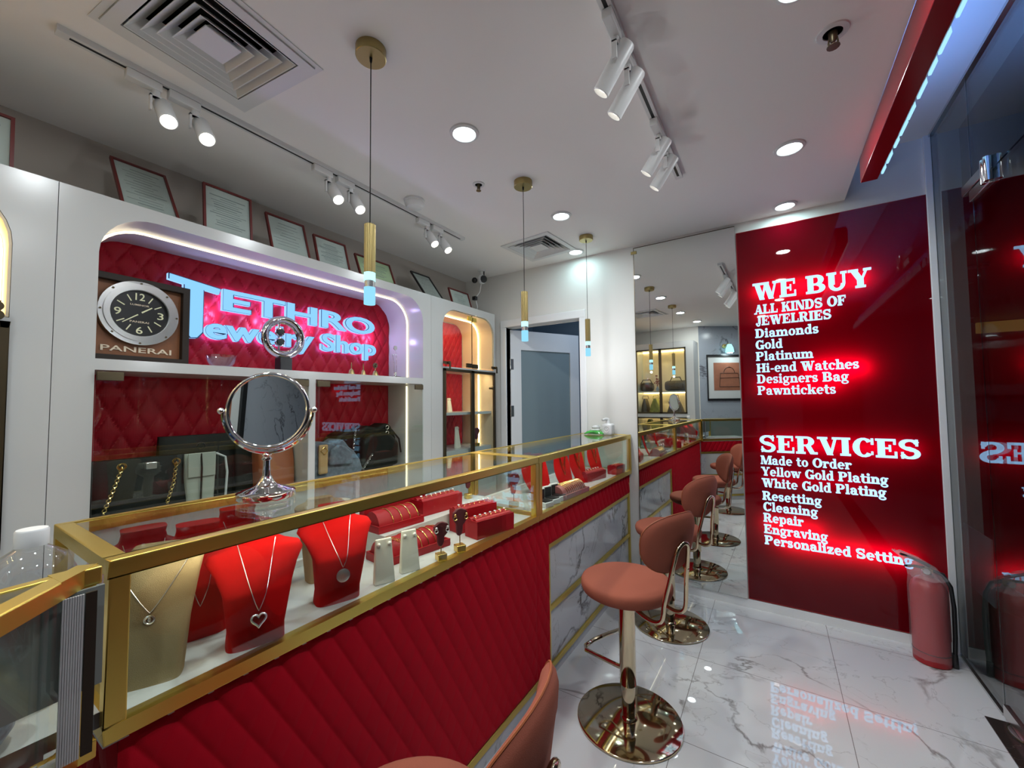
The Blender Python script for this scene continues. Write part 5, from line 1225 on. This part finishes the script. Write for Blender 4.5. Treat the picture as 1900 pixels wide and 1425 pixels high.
put('adaptor', B(-2.29, -2.25, 2.895, 2.93, 2.30, 2.335), 'black', t, bevel=.005)
# red beam at the drop in the ceiling
t = thing('red_beam', 'long red box beam hanging at the ceiling edge with a blue-white light on its far side', 'beam', (.44, .8, CZ))
put('box', B(.4055, .470, -2.0, 2.635, 2.446, CZ-.001), 'redglossy', t, smooth=0, bevel=.002)
put('light_backing', B(.4705, .478, -2.0, 2.62, 2.46, 2.56), 'fixture', t, smooth=0)
mb = MB(); y = 2.60; r2 = random.Random(3)
while y > -1.9:
    l = r2.uniform(.05, .11); mb.plate([(y-l, 2.452), (y, 2.452), (y-.01, 2.48+r2.uniform(0, .02)), (y-l*.5, 2.52+r2.uniform(-.01, .01)), (y-l+.01, 2.485)], [], .478, .486, YZ); y -= l+r2.uniform(.005, .06)
put('light_modules', mb, 'ledcool', t, smooth=0)
area('cove_lamp', (.50, .5, 2.50), (.5, 0, .85), 4.0, 10, (.16, .36, 1), t, 'RECTANGLE', .02)

# ------------------------------------------------------------------ mirror and sign on the far wall
m_ = thing('wall_mirror', 'tall frameless wall mirror beside the red sign panel', 'mirror', (-.875, W, 0))
rot = Matrix.Translation((-.875, W-.006, 0)) @ Matrix.Rotation(math.radians(-.9), 4, 'Z')
mk = lambda mb: mb.xf(rot)
put('mirror_glass', mk(B(0, .690, -.003, 0, .056, 2.545)), 'mirror', m_, smooth=0)
put('bevel_edge', mk(MB().box(-.004, 0, -.005, .001, .056, 2.549).box(0, .69, -.005, .001, 2.545, 2.549)), 'darkbronze', m_, smooth=0)
put('clip', mk(B(-.022, .022, -.010, .0, 2.500, 2.522)), 'brass', m_, label='small brass corner clip', bevel=.002)
s_t = thing('sign_panel', 'big glossy red back-lit panel listing what the shop buys and its services', 'sign', (-.175, W, .06))
put('panel', MB().add([(-.178, W-.012, .062), (.762, W-.012, .062), (.762, W-.012, 2.497), (-.178, W-.012, 2.497)], [(0, 1, 2, 3)]), 'sign', s_t, label='glossy dark red acrylic panel', smooth=0)
put('housing', MB().box(-.178, .762, W+.07, W+.09, .062, 2.497).box(-.179, -.176, W-.0125, W+.07, .062, 2.497).box(.760, .763, W-.0125, W+.07, .062, 2.497).box(-.178, .762, W-.0125, W+.07, .0605, .0635).box(-.178, .762, W-.0125, W+.07, 2.4955, 2.4985), 'redpaint', s_t, smooth=0)
for x0, x1, z, e in ((-.08, .49, 2.075, 1.5), (-.07, .30, 1.92, .4), (.20, .46, 1.545, 1.15), (-.07, .34, 1.45, .6), (-.05, .66, 1.075, .9), (-.06, .45, .86, .25), (-.06, .22, .56, .55), (.0, .62, .47, 1.4)):
    area('backlight', ((x0+x1)/2, W+.045, z), (0, -1, 0), x1-x0, e, (1, .95, .95), s_t, 'RECTANGLE', .025)
LINES = [('WE BUY', -.090, .507, 2.019, .112), ('ALL KINDS OF', -.088, .385, 1.926, .060), ('JEWELRIES', -.082, .313, 1.850, .060),
 ('Diamonds', -.087, .248, 1.769, .058), ('Gold', -.089, .061, 1.693, .058), ('Platinum', -.088, .217, 1.617, .058), ('Hi-end Watches', -.087, .431, 1.540, .058), ('Designers Bag', -.087, .382, 1.468, .058), ('Pawntickets', -.086, .318, 1.393, .058),
 ('SERVICES', -.085, .673, 1.022, .108), ('Made to Order', -.083, .376, .943, .055), ('Yellow Gold Plating', -.082, .534, .870, .055), ('White Gold Plating', -.081, .523, .797, .055), ('Resetting', -.081, .226, .714, .055), ('Cleaning', -.080, .205, .644, .055), ('Repair', -.080, .132, .574, .055), ('Engraving', -.079, .248, .502, .055), ('Personalized Setting', -.078, .62, .432, .055)]
for s, x0, x1, z, c in LINES:
    put('lettering', slab_line(s, x0, x1, z, c, W-.026, W-.0145), 'letter', s_t, smooth=0)

# ------------------------------------------------------------------ fire extinguisher in its plastic bag
ex, ey = .645, 2.985
t = thing('fire_extinguisher', 'red fire extinguisher wrapped in clear plastic, on the floor by the sign', 'fire extinguisher', (ex, ey, 0))
put('cylinder', MB().lathe([(.066, 0), (.072, .004), (.072, .36), (.066, .395), (.046, .42), (.024, .432), (.022, .445)], (ex, ey, 0), 36), 'redpaint', t)
put('base_ring', MB().torus((ex, ey, .06), .0725, .0016, n=36, k=6), 'black', t)
put('valve', MB().cyl((ex, ey, .44), (ex, ey, .48), .016, n=16).box(ex-.02, ex+.02, ey-.012, ey+.012, .455, .475), 'brass', t)
put('lever', MB().tube([(ex+.01, ey, .485), (ex-.05, ey-.01, .515), (ex-.105, ey-.02, .535)], [.008, .008, .006], 8).tube([(ex+.01, ey, .470), (ex-.05, ey-.01, .478), (ex-.09, ey-.02, .475)], [.008, .007, .006], 8), 'black', t)
put('gauge', MB().lathe([(.014, 0), (.014, .01), (0, .011)], (ex-.005, ey-.015, .462), 18, (-.3, -1, 0)), 'steel', t)
hp = [(ex+.015, ey, .465), (ex+.055, ey-.01, .455), (ex+.080, ey-.015, .40), (ex+.088, ey-.015, .30), (ex+.086, ey-.015, .15), (ex+.082, ey-.015, .07), (ex+.08, ey-.015, .03)]
put('hose', MB().tube(hp, .009, 10), 'black', t)
put('nozzle', MB().cyl((ex+.08, ey-.015, .07), (ex+.08, ey-.015, .006), .012, .014, n=16), 'black', t)
# crumpled bag open towards the top left
P = []; n = 36; r3 = random.Random(5)
for k, (z, r, ox, oz) in enumerate(((.03, .078, 0, 0), (.10, .080, 0, 0), (.20, .079, 0, 0), (.30, .081, .0, 0), (.38, .082, .002, 0), (.43, .074, .0, .0), (.48, .060, -.025, .02), (.52, .040, -.070, .01), (.545, .016, -.118, .0))):
    P.append([(ex+ox+(r+r3.uniform(-.003, .003))*math.cos(2*PI*i/n), ey+oz*-.5+(r*(1 if z < .45 else .6)+r3.uniform(-.003, .003))*math.sin(2*PI*i/n), z+r3.uniform(-.004, .004)) for i in range(n)])
put('bag_neck', MB().loft(P[5:], False), 'bagneck', t, label='gathered neck of the clear plastic bag', smooth=25)
put('plastic_bag', MB().loft(P[:6], False), 'plasticbag', t, label='crumpled clear plastic bag', smooth=25)

# ------------------------------------------------------------------ on the angled marble wall (seen in the mirror)
def aw_pt(u, v, d): return (P0.x+dd.x*u+nn.x*d, P0.y+dd.y*u+nn.y*d, v)
t = thing('framed_picture', 'large black-framed sepia handbag sketch on the marble wall in the mirror', 'picture', aw_pt(.5, 1.3, 0))
put('frame', MB().plate(rect(.12, .88, 1.36, 2.10), [rect(.13, .83, 1.39, 2.07)], .002, .028, aw_pt), 'black', t, smooth=0)
put('mat', MB().plate(rect(.13, .83, 1.39, 2.07), [], .004, .010, aw_pt), 'paper', t, smooth=0)
dr = put('drawing', MB().plate(rect(.23, .74, 1.52, 1.97), [], .010, .012, aw_pt), 'sepia', t, smooth=0)
mb = MB()
mb.tube([aw_pt(a, b, .0135) for a, b in ((.32, 1.58), (.34, 1.80), (.63, 1.80), (.66, 1.58), (.32, 1.58))], .004, 5)
mb.tube([aw_pt(.485+.09*math.cos(a), 1.80+.10*math.sin(a), .0135) for a in [PI*i/10 for i in range(11)]], .004, 5)
mb.tube([aw_pt(.33, 1.72, .0135), aw_pt(.65, 1.73, .0135)], .003, 5)
put('sketch_lines', mb, 'espresso', dr)
t = thing('wall_lamp', 'small glowing wall lamp above the framed picture in the mirror', 'wall lamp', aw_pt(.6, 2.2, 0))
put('backplate', MB().lathe([(.035, 0), (.035, .012), (0, .014)], aw_pt(.42, 2.24, 0), 20, (nn.x, nn.y, 0)), 'brass', t)
put('arm', MB().tube([aw_pt(.42, 2.24, .01), aw_pt(.43, 2.27, .06), aw_pt(.46, 2.27, .09)], .006, 6), 'brass', t)
put('shade', MB().lathe([(.03, .06), (.055, .0), (.065, -.07)], aw_pt(.46, 2.20, .09), 20), 'acrylic', t)
area('lamp', aw_pt(.46, 2.12, .09), (0, 0, -1), .08, 1.5, (.8, .95, 1), t)
# the room's own fill: ceiling lamps of the shop floor behind the camera
